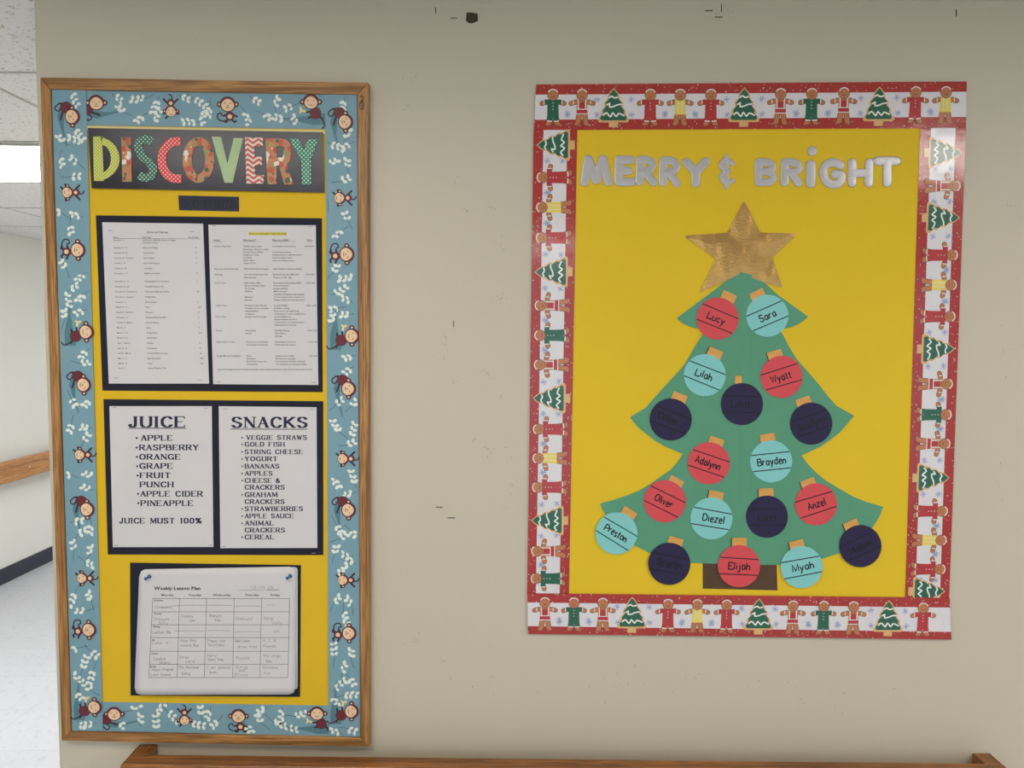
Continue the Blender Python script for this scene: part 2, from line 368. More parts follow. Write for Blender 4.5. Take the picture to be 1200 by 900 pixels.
xs = [-1.395+TX*i for i in range(-2, 6)]; ys = [1.085+TY*i for i in range(-10, 11)]
tile_mesh = None
for x in xs:
    for y in ys:
        if x > XR or x+TX < XL or (x >= XC and y > 0) or (is_lamp(x, y)): continue
        x0, x1, y0, y1 = max(x, XL)+.005, min(x+TX, XR)-.005, max(y, YB)+.005, min(y+TY, YF)-.005
        full = (x1-x0 > TX-.012 and y1-y0 > TY-.02)
        if full and tile_mesh is not None:
            o = bpy.data.objects.new('ceiling_panel', tile_mesh); C.objects.link(o); o.location = ((x0+x1)/2, (y0+y1)/2, CEIL+.0085); adopt(o, ceil)
        else:
            o = boxm('ceiling_panel', (x0, y0, CEIL+.003), (x1, y1, CEIL+.014), mt, ceil)
            if full: tile_mesh = o.data
for x in xs[1:]:
    if x < XR: boxm('grid_runner', (x-.0055, YB, CEIL+.0015), (x+.0055, 0 if x > XC else YF, CEIL+.004), grid_m, ceil)
for y in ys:
    if YB < y < YF: boxm('grid_runner', (XL, y-.005, CEIL+.0012), (XC if y > 0 else XR, y+.005, CEIL+.0035), grid_m, ceil)
# troffer lamps
def lamp_mat(name, col, st):
    m, nt, b = new_mat(name); b.inputs['Base Color'].default_value = (.9, .9, .9, 1); b.inputs['Emission Color'].default_value = col; b.inputs['Emission Strength'].default_value = st; return m
ml = lamp_mat('lamp_diffuser', (1, .95, .87, 1), LAMP); mlh = lamp_mat('corridor_lamp_diffuser', (.96, .98, 1, 1), LAMP_HALL)
lamp_labels = {(-2.695, 1.085): 'bright ceiling panel lamp in the corridor at the left edge', (1.205, -1.505): 'ceiling panel lamp in front of the tree poster, out of view',
 (-1.395, -1.505): 'ceiling panel lamp in front of the framed board, out of view', (-.095, -4.095): 'ceiling panel lamp behind the camera', (2.505, -2.8): 'added fill lamp panel behind and to the right of the camera', (-2.695, 5.6175): 'ceiling panel lamp far down the corridor'}
for (x, y), _ in lamps.items():
    t = tag(empty('ceiling_lamp', (x+TX/2, y+TY/2, CEIL)), lamp_labels[(x, y)], 'ceiling light')
    x0, x1, y0, y1 = x+.01, x+TX-.01, y+.01, y+TY-.01
    bm = MB(fn=None)
    def bx(lo, hi):
        k = len(bm.v); a, c, d = lo; e, f, g = hi
        bm.v += [Vector(p) for p in ((a,c,d),(e,c,d),(e,f,d),(a,f,d),(a,c,g),(e,c,g),(e,f,g),(a,f,g))]
        for q in ((0,3,2,1),(4,5,6,7),(0,1,5,4),(1,2,6,5),(2,3,7,6),(3,0,4,7)): bm.face([k+i for i in q], 0)
    for lo, hi in (((x0, y0), (x1, y0+.02)), ((x0, y1-.02), (x1, y1)), ((x0, y0+.02), (x0+.02, y1-.02)), ((x1-.02, y0+.02), (x1, y1-.02))):
        bx((*lo, CEIL-.006), (*hi, CEIL+.012))
    bm.build('lamp_frame', grid_m, t, origin=(x+TX/2, y+TY/2, CEIL))
    boxm('diffuser', (x0+.02, y0+.02, CEIL-.002), (x1-.02, y1-.02, CEIL+.008), mlh if y > 0 else ml, t)

# baseboards and handrails
navy_vinyl = paper('dark_vinyl', (48, 48, 64), .45, k=1.0, var=.05)
struct(boxm('baseboard_left', (XL, YB, 0), (XL+.012, YF, .105), navy_vinyl, bevel=.004))
struct(boxm('baseboard_back', (XC, -.012, 0), (XR, 0, .105), navy_vinyl, bevel=.004))
struct(boxm('baseboard_corner', (XC-.012, -.012, 0), (XC, YF, .105), navy_vinyl, bevel=.004)); bpy.data.objects['baseboard_corner'].name = 'baseboard_right'
oak_x = wood('oak_grain_across', 0, (172, 124, 70), (122, 82, 40))
oak_z = wood('oak_grain_upright', 2, (172, 124, 70), (122, 82, 40))
rail_x = wood('handrail_oak', 0, (160, 104, 50), (108, 64, 28), k=1.15, rough=.35)
rail_y = wood('handrail_oak_depth', 1, (160, 104, 50), (108, 64, 28), k=1.15, rough=.35)
rail_far = wood('far_handrail_oak', 1, (206, 150, 92), (172, 114, 62), k=1.0, rough=.4)
RZ = .818
hr = tag(empty('handrail', (.11, -.04, RZ-.14)), 'brown oak handrail along the bottom edge below both boards', 'handrail')
boxm('rail_board', (-.76, -.074, RZ-.14), (.98, -.037, RZ), rail_x, hr, .003)
for x in (-.76, .943): boxm('return_block', (x, -.0372, RZ-.139), (x+.037, -.0005, RZ-.0008), rail_y, hr, .002)
hf = tag(empty('handrail', (XL+.05, 4, RZ-.14)), 'light oak handrail on the white corridor wall at far left', 'handrail')
boxm('rail_board', (XL+.038, 1.5, .677), (XL+.072, 7.6, RZ), rail_far, hf, .006)
boxm('rail_lip', (XL+.072, 1.5, .775), (XL+.079, 7.6, RZ-.008), rail_far, hf, .003)
for y in (1.6, 3.0, 4.4, 5.8, 7.2): boxm('rail_bracket', (XL, y, .70), (XL+.038, y+.05, .79), rail_far, hf)
scr = boxm('screw', (XL+.072, 3.36, .742), (XL+.076, 3.372, .754), paper('steel', (220, 220, 215), .3, k=1.0, metal=.6), hf, .002)

# ------------------------------------------------------------ materials for paper goods
yellow_b = paper('board_yellow_paper', (205, 167, 36), .7, spec=.2, var=.06, scale=6, bump=.0015, bscale=14)
yellow_p = paper('poster_yellow_paper', (212, 179, 44), .7, spec=.15, var=.05, scale=4, bump=.004, bscale=6)
blue_b = paper('border_blue', (112, 146, 158), .45, var=.03)
teal_d = paper('branch_teal', (78, 115, 124), .45)
stem_d = paper('stem_dark', (48, 66, 78), .45); leaf_w = paper('leaf_white', (208, 214, 204), .45)
ink = paper('black_ink', (26, 26, 30), .5, var=.02)
ink_soft = paper('grey_ink', (40, 38, 42), .5, var=.02)
pencil = paper('pencil_grey', (96, 92, 98), .6, var=.02)
dark_card = paper('dark_navy_card', (32, 33, 44), .7, var=.1, spec=.2)
page = paper('white_page', (194, 190, 190), .6, var=.02, bump=.0005, bscale=25)
maroon = paper('monkey_maroon', (100, 36, 46), .45); line_d = paper('monkey_outline', (50, 34, 44), .45)
peach = paper('monkey_face', (222, 184, 148), .45); banana = paper('banana_cream', (214, 196, 140), .45)
# glossy poster border
G = dict(rough=.13, spec=.85, bump=.0006, bscale=22)
g_red = paper('gloss_red', (158, 38, 34), **G); g_white = paper('gloss_white', (208, 204, 206), **G)
g_brown = paper('gingerbread_brown', (176, 108, 68), **G); g_shirt = paper('print_red', (168, 42, 44), **G)
g_green = paper('print_green', (26, 88, 66), **G); g_yel = paper('print_yellow', (220, 196, 92), **G)
g_tan = paper('cookie_tan', (206, 162, 108), **G); g_ice = paper('icing_white', (222, 218, 210), **G); g_snow = paper('snowflake_blue', (138, 148, 182), **G)
g_edge = paper('print_brown_outline', (92, 54, 40), **G)
GM = [g_brown, g_shirt, g_green, g_yel, g_tan, g_ice, g_edge]

# ------------------------------------------------------------ framed bulletin board
FO = [(46.7, 90.4), (431.6, 96.7), (433.2, 875.6), (72, 868.5)]
FI = [(58.6, 104.4), (418.6, 110.4), (422, 864.9), (82.6, 858)]
FR = .016
board = empty('bulletin_board', W(240, 480, .0))
board_lab = 'tall oak framed bulletin board with blue monkey border hanging on the left'
tag(board, board_lab, 'bulletin board')
names = [(0, 1, oak_x), (1, 2, oak_z), (2, 3, oak_x), (3, 0, oak_z)]
for i, j, m_ in names:
    b = MB(); b.poly([FO[i], FO[j], FI[j], FI[i]], FR, .0005)
    o = b.build('frame_rail', m_, board)
    md = o.modifiers.new('bevel', 'BEVEL'); md.width = .0018; md.segments = 2; md.limit_method = 'ANGLE'; md.angle_limit = .6
b = MB(); b.poly([lerp(FI[k], FO[k], .15) for k in range(4)], .0098, .001); b.build('backing_panel', paper('cork', (150, 120, 84), .9), board)
# yellow backing paper
yb = MB(); yb.poly([(62, 107), (417, 112.5), (420.5, 861.5), (86, 855)], .0104, .0099)
tag(yb.build('backing_paper', yellow_b), 'plain golden yellow paper lining the oak framed bulletin board', 'paper')

# motif meshes (flat print) -------------------------------------------------
d1 = .00006
def monkey_mesh(kind):
    b = MB(fn=Lo)
    M_, O_, P_, T_, B_ = 0, 1, 2, 3, 4
    r = 6.0 if kind == 'B' else 8.0
    if kind == 'A': b.poly([(-13, -13), (0, -17), (14, -13), (33, -8), (33, -6.4), (14, -10), (-4, -9), (-13, -8)], d1, mi=T_)
    if kind == 'D': b.poly([(-36, -17), (-20, -17), (16, -12), (16, -25), (0, -25), (-20, -20), (-36, -18)], d1, mi=T_)
    # tail
    if kind == 'A': tl = smooth([(-13, -8), (-15, -13), (-10, -19), (-6, -16), (-9, -13)], 5)
    elif kind == 'B': tl = smooth([(0, 12), (1.6, 15), (.8, 18), (-1.8, 19)], 4)
    elif kind == 'C': tl = smooth([(1, -15), (-5, -18), (-11, -16), (-12, -11), (-8, -9), (-7, -12)], 5)
    else: tl = smooth([(9, -15), (13, -20), (15, -26), (12, -29)], 4)
    b.ribbon(tl, 1.5, d1*2, mi=O_, cap=True)
    # body and limbs
    bc = {'A': (-10, -6), 'B': (0, 10), 'C': (2, -12.5), 'D': (5, -12)}[kind]
    if kind == 'A': limbs = [[(-6, -10), (0, -12), (3, -13)], [(-12, -9), (-14, -12)]]
    elif kind == 'B': limbs = [[(-2, 8), (-6, 12), (-8, 14)], [(2, 8), (6, 12), (8, 14)], [(-3, -4), (-6, -7)], [(5, -2), (9, -2)], [(-5, -1), (-9, -2)]]
    elif kind == 'C': limbs = [[(0, -10), (-5, -12)], [(4, -10), (10, -13)], [(0, -16), (-2, -19), (-5, -18)], [(4, -16), (7, -19), (9, -18)]]
    else: limbs = [[(1, -10), (-5, -11)], [(8, -15), (13, -18)], [(2, -16), (-3, -17)]]
    for l in limbs: b.ribbon(l, 2.2, d1*3, mi=O_, cap=True)
    bw = 3.6 if kind == 'B' else (4.4 if kind == 'C' else 6)
    b.disc(bc[0], bc[1], bw+.6, d1*4, mi=O_, ry=bw+.8); b.disc(bc[0], bc[1], bw, d1*5, mi=M_, ry=bw+.2)
    if kind in 'CB': b.disc(bc[0], bc[1]-.5, bw*.6, d1*6, mi=P_, n=12)
    if kind == 'D': b.ribbon([(-7, -10), (-11, -9), (-12, -6)], 2.6, d1*6, mi=B_, cap=True); b.ribbon([(-11, -9), (-13, -12)], 2, d1*6, mi=B_)
    # head
    for s_ in (-1, 1):
        b.disc(s_*r*1.18, .5, r*.40, d1*7, mi=O_, n=12); b.disc(s_*r*1.18, .5, r*.32, d1*8, mi=M_, n=12); b.disc(s_*r*1.2, .5, r*.17, d1*9, mi=P_, n=10)
    b.disc(0, .6, r*1.13, d1*10, mi=O_, ry=r*1.1, n=22); b.disc(0, .6, r*1.03, d1*11, mi=M_, ry=r, n=22)
    b.disc(0, -.6, r*.92, d1*12, mi=P_, ry=r*.8, n=20); b.disc(0, 1.4, r*.72, d1*12, mi=P_, ry=r*.66, n=18)
    for s_ in (-1, 1): b.ribbon([(s_*r*.42-.9, 1.2), (s_*r*.42, 2), (s_*r*.42+.9, 1.2)], .55, d1*13, mi=O_)
    b.ribbon([(-r*.3, -2.6), (0, -3.6), (r*.3, -2.6)], .6, d1*13, mi=O_)
    if kind in 'AC': b.disc(0, -.9, .8, d1*13, mi=O_, n=8)
    o = b.build('monkey_print', [maroon, line_d, peach, teal_d, banana]); me = o.data; bpy.data.objects.remove(o); return me
MONK = {k: monkey_mesh(k) for k in 'ABCD'}
def place(mesh, name, px, py, off, ang, parent, scale=1):
    o = bpy.data.objects.new(name, mesh); C.objects.link(o)
    o.location = W(px, py, off)-wpos(parent); o.rotation_euler = (0, -ang-.0093, 0); o.scale = (scale, 1, scale); o.parent = parent; return o
def inside(quad, p, mg):
    for i in range(4):
        a, c = quad[i], quad[(i+1) % 4]; l = math.dist(a, c)
        if ((c[0]-a[0])*(p[1]-a[1])-(c[1]-a[1])*(p[0]-a[0]))/l < mg: return False
    return True
def sprig(b, x, y, o, rnd, quad, k=None):
    a = rnd.uniform(0, 2*PI); n = k or rnd.choice((2, 2, 3)); L = 6.2*n; bend = rnd.uniform(-.8, .8)
    pts = []; cx, cy_ = x-math.cos(a)*L/2, y-math.sin(a)*L/2
    for i in range(n+1):
        pts.append((cx, cy_)); cx += math.cos(a)*L/n; cy_ += math.sin(a)*L/n; a += bend/n
    pre = (pts[0][0]-(pts[1][0]-pts[0][0])*1.1+rnd.uniform(-2, 2), pts[0][1]-(pts[1][1]-pts[0][1])*1.1+rnd.uniform(-2, 2))
    stem = [z for z in [pre]+pts if inside(quad, z, 1.5)]
    if len(stem) > 1: b.ribbon(smooth(stem, 3), .55, o, mi=1)
    for i, p in enumerate(pts[1:]):
        for s_ in (-1, 1):
            t = a+s_*rnd.uniform(.7, 1.1); q = (p[0]+math.cos(t)*2.9, p[1]+math.sin(t)*2.9); k_ = rnd.uniform(.85, 1.15)
            if not inside(quad, q, 2.6): continue
            b.disc(q[0], q[1], 2.75*k_, o+d1, mi=0, ry=1.85*k_, n=11, rot=t)
OFFB = .0112
L_TL, L_TR, L_BR, L_BL = (60.6, 105.2), (100.8, 105.8), (120.6, 856.8), (84.6, 856.2)
R_TL, R_TR, R_BR, R_BL = (381.3, 110.2), (418.4, 110.8), (422, 863.3), (385.2, 862.6)
def strip(name, quad, lab, monkeys, leaves, off0, ang, seed, mats=blue_b):
    b = MB(); n = 10; q = quadmap(*quad)
    b.poly(list(quad), off0+.0005, off0); o = b.build(name, mats); tag(o, lab, 'border strip', 'blue monkey border strips')
    for k, x, y in monkeys: place(MONK[k], 'monkey_print', x, y, off0+.0006, ang, o)
    lb = MB(); rnd = random.Random(seed)
    for x, y in leaves: sprig(lb, x, y, off0+.0006, rnd, quad)
    l = lb.build('leaf_print', [leaf_w, stem_d], o); l['kind'] = 'stuff'
    return o
ML = [('A', 84.4, 136.7), ('B', 79, 225.6), ('C', 91, 293), ('D', 100.7, 389), ('A', 97.8, 451), ('B', 93.5, 533), ('A', 101.8, 597), ('B', 96, 677.6), ('C', 104, 738), ('D', 110.5, 828.6)]
MR = [('A', 404.4, 143), ('B', 397.8, 232), ('C', 406, 298), ('D', 412, 393.8), ('A', 408, 455.6), ('B', 401.6, 537.6), ('A', 408, 597.6), ('B', 401.6, 679.8), ('C', 408.7, 742), ('D', 411.5, 833.5)]
LL = [(85,114),(90,155.5),(73,166),(92,164),(70,186.7),(90,190),(85,206.7),(68,246.7),(92,252),(82,265.5),(76.7,313),(96,322),(83,338),(96,346),(79,356.7),(96,364),(76,372),(100,412),(99,427),(84,468),(104,470),(84,498),(103,502),(99,516),(82,556),(106,558),(104,574),(88,611),(107,617),(93,625),(87,642.6),(106,648.7),(101,660),(87,699.6),(107,702),(98,716.7),(89,759.5),(108,764),(98,780),(108,790),(93,798.6),(105,808),(90,813),(108,849),(93,850)]
def l2r(x, y):
    t = (y-105)/(857-105); xl = L_TL[0]+(L_BL[0]-L_TL[0])*t; wl = 40.3-3.7*t; s_ = (x-xl)/wl
    return (R_TL[0]+(R_BL[0]-R_TL[0])*t+s_*37, y+5+t*.5)
LR = [l2r(x, y) for x, y in LL]
LT = [(135.5,114),(165.5,117),(182,121),(163,138),(231,118),(225.5,142),(143,131),(237,133),(247,128),(296.6,116),(291,136),(322,122),(312,134),(342,124.5),(331,139),(348,144),(181,138),(213,114)]
LB = [(157,831.6),(184,832),(200,838),(183,850),(163.5,846),(235.6,837),(246,834),(255,846),(309.7,832),(304.8,846),(292.6,853),(331.7,837),(324,849),(350,840),(340,853.6),(141,850),(228,849)]
strip('border_strip', ((99.5, 106), (382, 110.9), (381.3, 151.2), (101.2, 146.8)), 'blue monkey border strip along the top of the oak framed board', [('A', 113, 121), ('B', 200.4, 131), ('C', 267, 123), ('D', 364.4, 120)], LT, .0106, 0, 1)
strip('border_strip', ((119.8, 822.5), (386, 827), (386, 862.6), (119.8, 856.6)), 'blue monkey border strip along the bottom of the oak framed board', [('A', 134, 837), ('B', 216.5, 844), ('C', 279.6, 839.5), ('D', 371.5, 836.5)], LB, .0106, 0, 2)
strip('border_strip', (L_TL, L_TR, L_BR, L_BL), 'blue monkey border strip down the left side of the oak framed board', ML, LL, .0122, -PI/2, 3)
strip('border_strip', (R_TL, R_TR, R_BR, R_BL), 'blue monkey border strip down the right side of the oak framed board', MR, LR, .0122, -PI/2, 4)

# title banner ----------------------------------------------------------------
lam = paper('laminated_dark_card', (34, 32, 44), .22, var=.25, scale=18, bump=.0008, bscale=10)
b = MB(); b.poly([(103, 150), (378.2, 155), (379.8, 225.6), (107.3, 220.4)], .0145, .0137)
tb = b.build('title_banner', lam); tag(tb, 'dark title banner with colourful patterned letters spelling DISCOVERY at board top', 'banner')
b2 = MB(); b2.poly([(101.8, 147.6), (381, 152.2), (381.2, 157), (101.8, 152)], .0136, .0132)
tag(b2.build('backing_edge', paper('yellow_edge', (206, 190, 130), .6)), 'thin pale yellow paper edge showing above the DISCOVERY banner', 'paper')
OT, OF = .0156, .0146
def letter(lab, mat, fn):
    b = MB(); fn(b); o = b.build('letter', mat, tb); o['label'] = lab
def arc(cx, cy_, rx, ry, a0, a1, n=16): return [(cx+rx*math.cos(a0+(a1-a0)*i/n), cy_-ry*math.sin(a0+(a1-a0)*i/n)) for i in range(n+1)]
m_lime = dotted('lime_dots', (168, 172, 62), (206, 208, 130), .0045, .3); m_grn = dotted('green_dots', (26, 92, 76), (190, 205, 185), .0056, .25)
m_red = dotted('red_dots', (206, 52, 50), (225, 190, 180), .0056, .26); m_vg = dotted('sage_dots', (164, 184, 134), (120, 150, 110), .0036, .26)
m_teal = dotted('teal_dots', (26, 120, 98), (190, 210, 190), .0056, .25); m_chev = chevron('chevron_pink', (214, 196, 180), (176, 66, 62), .0095); m_pat = patches('patchwork_tan')
def band(b, outer, inner):
    for i in range(len(outer)-1): b.poly([outer[i], outer[i+1], inner[i+1], inner[i]], OT, OF)
def f_D(b):
    out = [(110, 160)]+arc(112, 186, 28, 26, PI/2, -PI/2, 16)+[(111, 212)]
    inn = [(119.5, 169)]+arc(118, 186, 12, 16.6, PI/2, -PI/2, 16)+[(121, 201.5)]
    band(b, out, inn); b.poly([(109, 160), (119.5, 160), (121.5, 212), (110, 212)], OT, OF)
letter('lime green polka dot letter D', m_lime, f_D)
letter('tan patterned letter I', m_pat, lambda b: b.poly([(142, 161), (153, 161), (154.4, 213), (143.6, 213)], OT, OF))
letter('dark green polka dot letter S', m_grn, lambda b: b.ribbon(smooth([(178, 166.5), (171.5, 163), (164, 166), (162.3, 173), (166, 182), (175, 190), (179.2, 198), (176.5, 206), (169.5, 208), (162.5, 205.5)], 4), 9.5, OT, OF))
letter('red polka dot letter C', m_red, lambda b: b.ribbon([(211.5, 165.5)]+arc(207, 187.5, 17.5, 22, PI/2-.05, 3*PI/2+.05, 16)+[(212.5, 209.5)], 10, OT, OF))
def f_O(b):
    for i in range(28):
        a, c = 2*PI*i/28, 2*PI*(i+1)/28
        P = lambda t, rx, ry: (232.5+rx*math.cos(t), 187.5-ry*math.sin(t))
        b.poly([P(a, 18.5, 26.8), P(c, 18.5, 26.8), P(c, 8, 16.5), P(a, 8, 16.5)], OT, OF)
letter('tan patterned letter O', m_pat, f_O)
letter('sage green dotted letter V', m_vg, lambda b: b.poly([(248, 160), (259, 160.4), (266.5, 192), (274, 161.5), (285, 162), (272.5, 214.3), (263, 214)], OT, OF))
def f_E(b):
    b.poly([(287, 161), (297.5, 161.3), (299, 215.2), (288.8, 215)], OT, OF)
    for y, x1 in ((161.2, 308), (183.5, 307), (205, 309)): b.poly([(297.4, y), (x1, y+.2), (x1, y+10.2), (297.8, y+10)], OT, OF)
letter('pink chevron letter E', m_chev, f_E)
def f_R(b):
    b.poly([(311, 162), (324, 162.3), (324, 215.8), (313.5, 215.6)], OT, OF)
    b.ribbon([(323.5, 166.8), (330, 167)]+arc(331.5, 178.2, 5.6, 11, PI/2-.3, -PI/2+.3, 8)+[(330, 189.2), (323.5, 189.2)], 9.2, OT, OF)
    b.poly([(326, 190), (334, 186.5), (343.5, 216), (333, 216)], OT, OF)
letter('tan patterned letter R', m_pat, f_R)
letter('teal polka dot letter Y', m_teal, lambda b: b.poly([(339, 162.3), (349, 162.5), (356, 175), (361.5, 162.8), (373, 163), (364.5, 186), (364.3, 216), (354, 216), (353, 187)], OT, OF))

# id strip -----------------------------------------------------------------
b = MB(); b.poly([(209, 229), (279.9, 230.6), (280.2, 247.8), (209.8, 246.3)], .0112, .0106)
t = b.build('name_strip', paper('slate_card', (46, 47, 64), .6, spec=.2)); tag(t, 'small dark card strip with black handwriting below the DISCOVERY banner', 'sign')
b = MB(); hand(b, 'Tx ID. 24-167720', 213.5, 276.5, 243, 8.5, .0114, 1.0, xf=lambda x, y: (x, 242.3-y+(x-213)*.015)); b.build('handwriting', paper('marker_black', (4, 4, 8), .4), t)
# wire clip on the frame, upper right corner
b = MB(); b.ribbon(smooth([(421.5, 113.5), (424, 112.5), (426, 116), (422, 120), (421.8, 126), (425, 128), (426.5, 121), (423.5, 118), (424.5, 125)], 4), .8, FR+.0008, FR+.0001)
tag(b.build('wire_clip', ink), 'small curled black wire clip on the upper right corner of oak frame', 'clip')

# mats and pages -------------------------------------------------------------
def sheet(name, quad, mat, o1, o0, lab, cat, group=None, r=0):
    b = MB(); b.poly(list(quad), o1, o0); o = b.build(name, mat); tag(o, lab, cat, group); return o
sheet('mat_card', [(112.3, 252.3), (377.2, 255.8), (378.1, 459.4), (120, 457.7)], dark_card, .0113, .0106, 'dark navy mounting card behind the two typed schedule pages', 'card')
sheet('mat_card', [(121.2, 467.8), (378.8, 470.2), (378.8, 650.5), (126.3, 649.8)], dark_card, .0113, .0106, 'dark navy mounting card behind the juice and snacks lists', 'card')
sheet('mat_card', [(152.4, 659.4), (352.6, 662.4), (351.6, 816.6), (153, 815)], dark_card, .0113, .0106, 'dark navy mounting card behind the handwritten weekly plan', 'card')
OP, OI = .0121, .01225
def staples(o, pts, off=OP):
    b = None
    for x, y in pts:
        b = MB(); b.ribbon([(x-2.4, y), (x+2.4, y+.1)], .6, off+.0006, off); b.build('staple', steel, o)
steel = paper('staple_steel', (150, 148, 148), .35, k=1.0, metal=.7)
# schedule page A
qa = [(119.8, 260.5), (237.9, 262.1), (244.9, 449.5), (127.5, 449.5)]
pa = sheet('typed_page', qa, page, OP, .0114, 'typed schedule page with dates, left page of the upper pair', 'paper', 'pages pinned on the bulletin board')
T = lambda x, y: (110+x/4.286, 250+y/4.286)
rows = [(134,'September 5 - 8','Introduction to Monthly Classroom Program',''),(147,'','Learning Our Names',''),(172,'September 11 - 15','Names and Feelings','B'),(198,'September 18 - 22','Transportation','E'),(224,'September 25 - October 6','Harvest Apples','A'),(250,'October 9 - 13','Farm and Fall Harvest','F'),(276,'October 16 - 20','Colors/Fire',''),(301,'November 1 - 10','Night/Forest Animals','T'),
(341,'November 13 - 17','Thanksgiving/Food for the Season','I'),(367,'November 20 - 24','Thankful/Feelings Are OK',''),(393,'November 27 - December 8','Transportation/Moving in Winter','M'),(419,'December 11 - January 5','Holidays/Santa',''),(445,'January 8 - 12','Winter Animals','L'),(470,'January 15 - 19','Snow','C,D'),(496,'January 22 - February 2','Dinosaurs','D'),(522,'February 5 - 16','Valentines/Friends and Mail','K'),(548,'February 19 - March 1','Nursery Rhymes','V'),
(574,'March 4 - 8','Spring','P'),(600,'March 11 - 15','Healthy Bodies','G,H'),(625,'March 18 - 22','Safety/Helpers',''),(651,'April 1 - April 12','Weather','N'),(677,'April 15 - 26','Farm Animals','R'),(702,'April 29 - May 10','Growing Things/Gardening','J,Q'),(728,'May 13 - 17','Bugs & Butterflies','W,X'),(753,'May 20 - 31','Family','Y,Z'),(777,'June 3 - 7','Summer/Transition Time','')]
lines = []
sk = lambda y: (y-134)*.042
for y, a, c, d in rows:
    for t_, x in ((a, 97), (c, 245), (d, 508)):
        if t_: px, py = T(x+sk(y), y+4); lines.append((px, py, t_, 1.75, .4))
b = MB()
px, py = T(266, 99); lines.append((px, py, 'Show and Sharing', 2.3, .5, 104/4.286))
for x, t_ in ((97, 'Dates'), (243, 'Unit Topic'), (475, 'Week Letter')): px, py = T(x, 124); lines.append((px, py, t_, 1.9, .5))
add_type(b, lines, OI)
b.ribbon([T(97, 126), T(535, 128)], .35, OI); b.build('printed_text', ink_soft, pa)
staples(pa, [T(82, 87), T(490, 92), T(112, 826), T(530, 838)])
# schedule page B
qb = [(244.2, 263.3), (370, 264), (373, 451.1), (249.8, 450.2)]
pb = sheet('typed_page', qb, page, OP, .0114, 'typed schedule page with highlighted title, right page of the upper pair', 'paper', 'pages pinned on the bulletin board')
T = lambda x, y: (240+x/4.286, 250+y/4.286)
b = MB(); b.poly([T(220, 94), T(412, 95), T(412, 111), T(220, 110)], OI); hl = b.build('highlight', paper('highlighter', (206, 190, 70), .6), pb)
lines = []
def tl(x, y, t_, s_=1.75, bold=.4, wd=None):
    px, py = T(x+(y-160)*.03, y+4)
    lines.append((px, py, t_, s_, bold) if wd is None else (px, py, t_, s_, bold, wd/4.286))
tl(224, 102, 'How we Schedule Daily Learning', 2.1, .5, 186)
for x, t_ in ((43, 'Activity'), (192, 'What they DO'), (338, 'What they LEARN'), (512, 'When')): tl(x, 135, t_, 2.1, .5)
for y, a, c, d, e in [(165,'Outdoor Play Time','Climb, slide, jump','Coordination & movement','8:00-8:30'),(180,'','Running, riding in a ring','',''),(194,'','Bouncy House, Bikes','Social interaction',''),(208,'','Sandbox & Chalk','Independence, self-direction',''),(222,'','Football','Science exploration',''),(236,'','Hide, Chase','Sense of independence',''),(250,'','Water Colors','',''),
 (278,'Clean up and Roll Number','Wash hands before Program','with Children Responsibility',''),(306,'Greeting','Good morning song & day','Extended group skills and','9:10-9:25'),(321,'','and calendar','Sense of self, day',''),(349,'Circle Time','Flash cards, ABC','Listening & Speaking skills','9:25-9:45'),(363,'','Group & Finger Plays','Letter & Number',''),(377,'','Clock talk','Responsibility',''),(391,'','Calendar','Math concepts',''),(406,'','','Creating & imagining using language',''),(420,'','Alphabet','Colors, shapes, letters, rhymes etc',''),(434,'','Stories','Sharing, caring and respecting others',''),
 (462,'Center Time','Dramatic play, blocks','Social Skills','9:45-10:45'),(476,'','reading corner, puzzles','Problem solving',''),(490,'','manipulatives','Fine motor strengthening',''),(504,'','computers','Creating & Positive imagination',''),(518,'Snack Time','Snacks and listening','Learning Manners',''),(532,'','','Responsibility & turns',''),(546,'','','Cooperation and participation',''),(560,'','','Self-help and cleanup',''),
 (588,'Recess','Hand Games','Healthy Eating','10:45-11:00'),(602,'','Sports','Gross Motor',''),(616,'','','Sharing',''),(645,'Independent Center','Story hour at Library','Listening to stories','11:15-11:30'),(659,'','Coloring & worksheets','Following directions',''),
 (715,'Large Muscle Activities','Dance','Large motor skills','11:30-12:00'),(729,'','Parachute','Exercise & enjoying',''),(743,'','Duck Duck Goose etc','Cooperation, Problem Solving',''),(757,'','Group games','Coordination and sportsmanship','')]:
    for t_, x, wmax in ((a, 43, 125), (c, 192, 125), (d, 338, 155), (e, 500, 50)):
        if t_: tl(x, y, t_, 1.7, .4, min(wmax, len(t_)*5.2))
tl(45, 783, 'Lessons are taught by use of a variety of learning centers and group times per season and to include student needs', 1.7, .4, 475)
add_type(b := MB(), lines, OI+.0001)
for x0, x1 in ((43, 90), (192, 278), (338, 455), (512, 540)): b.ribbon([T(x0, 142), T(x1, 142)], .25, OI)
b.build('printed_text', ink_soft, pb)
staples(pb, [T(45, 62), T(530, 66), T(70, 846), T(545, 850)])
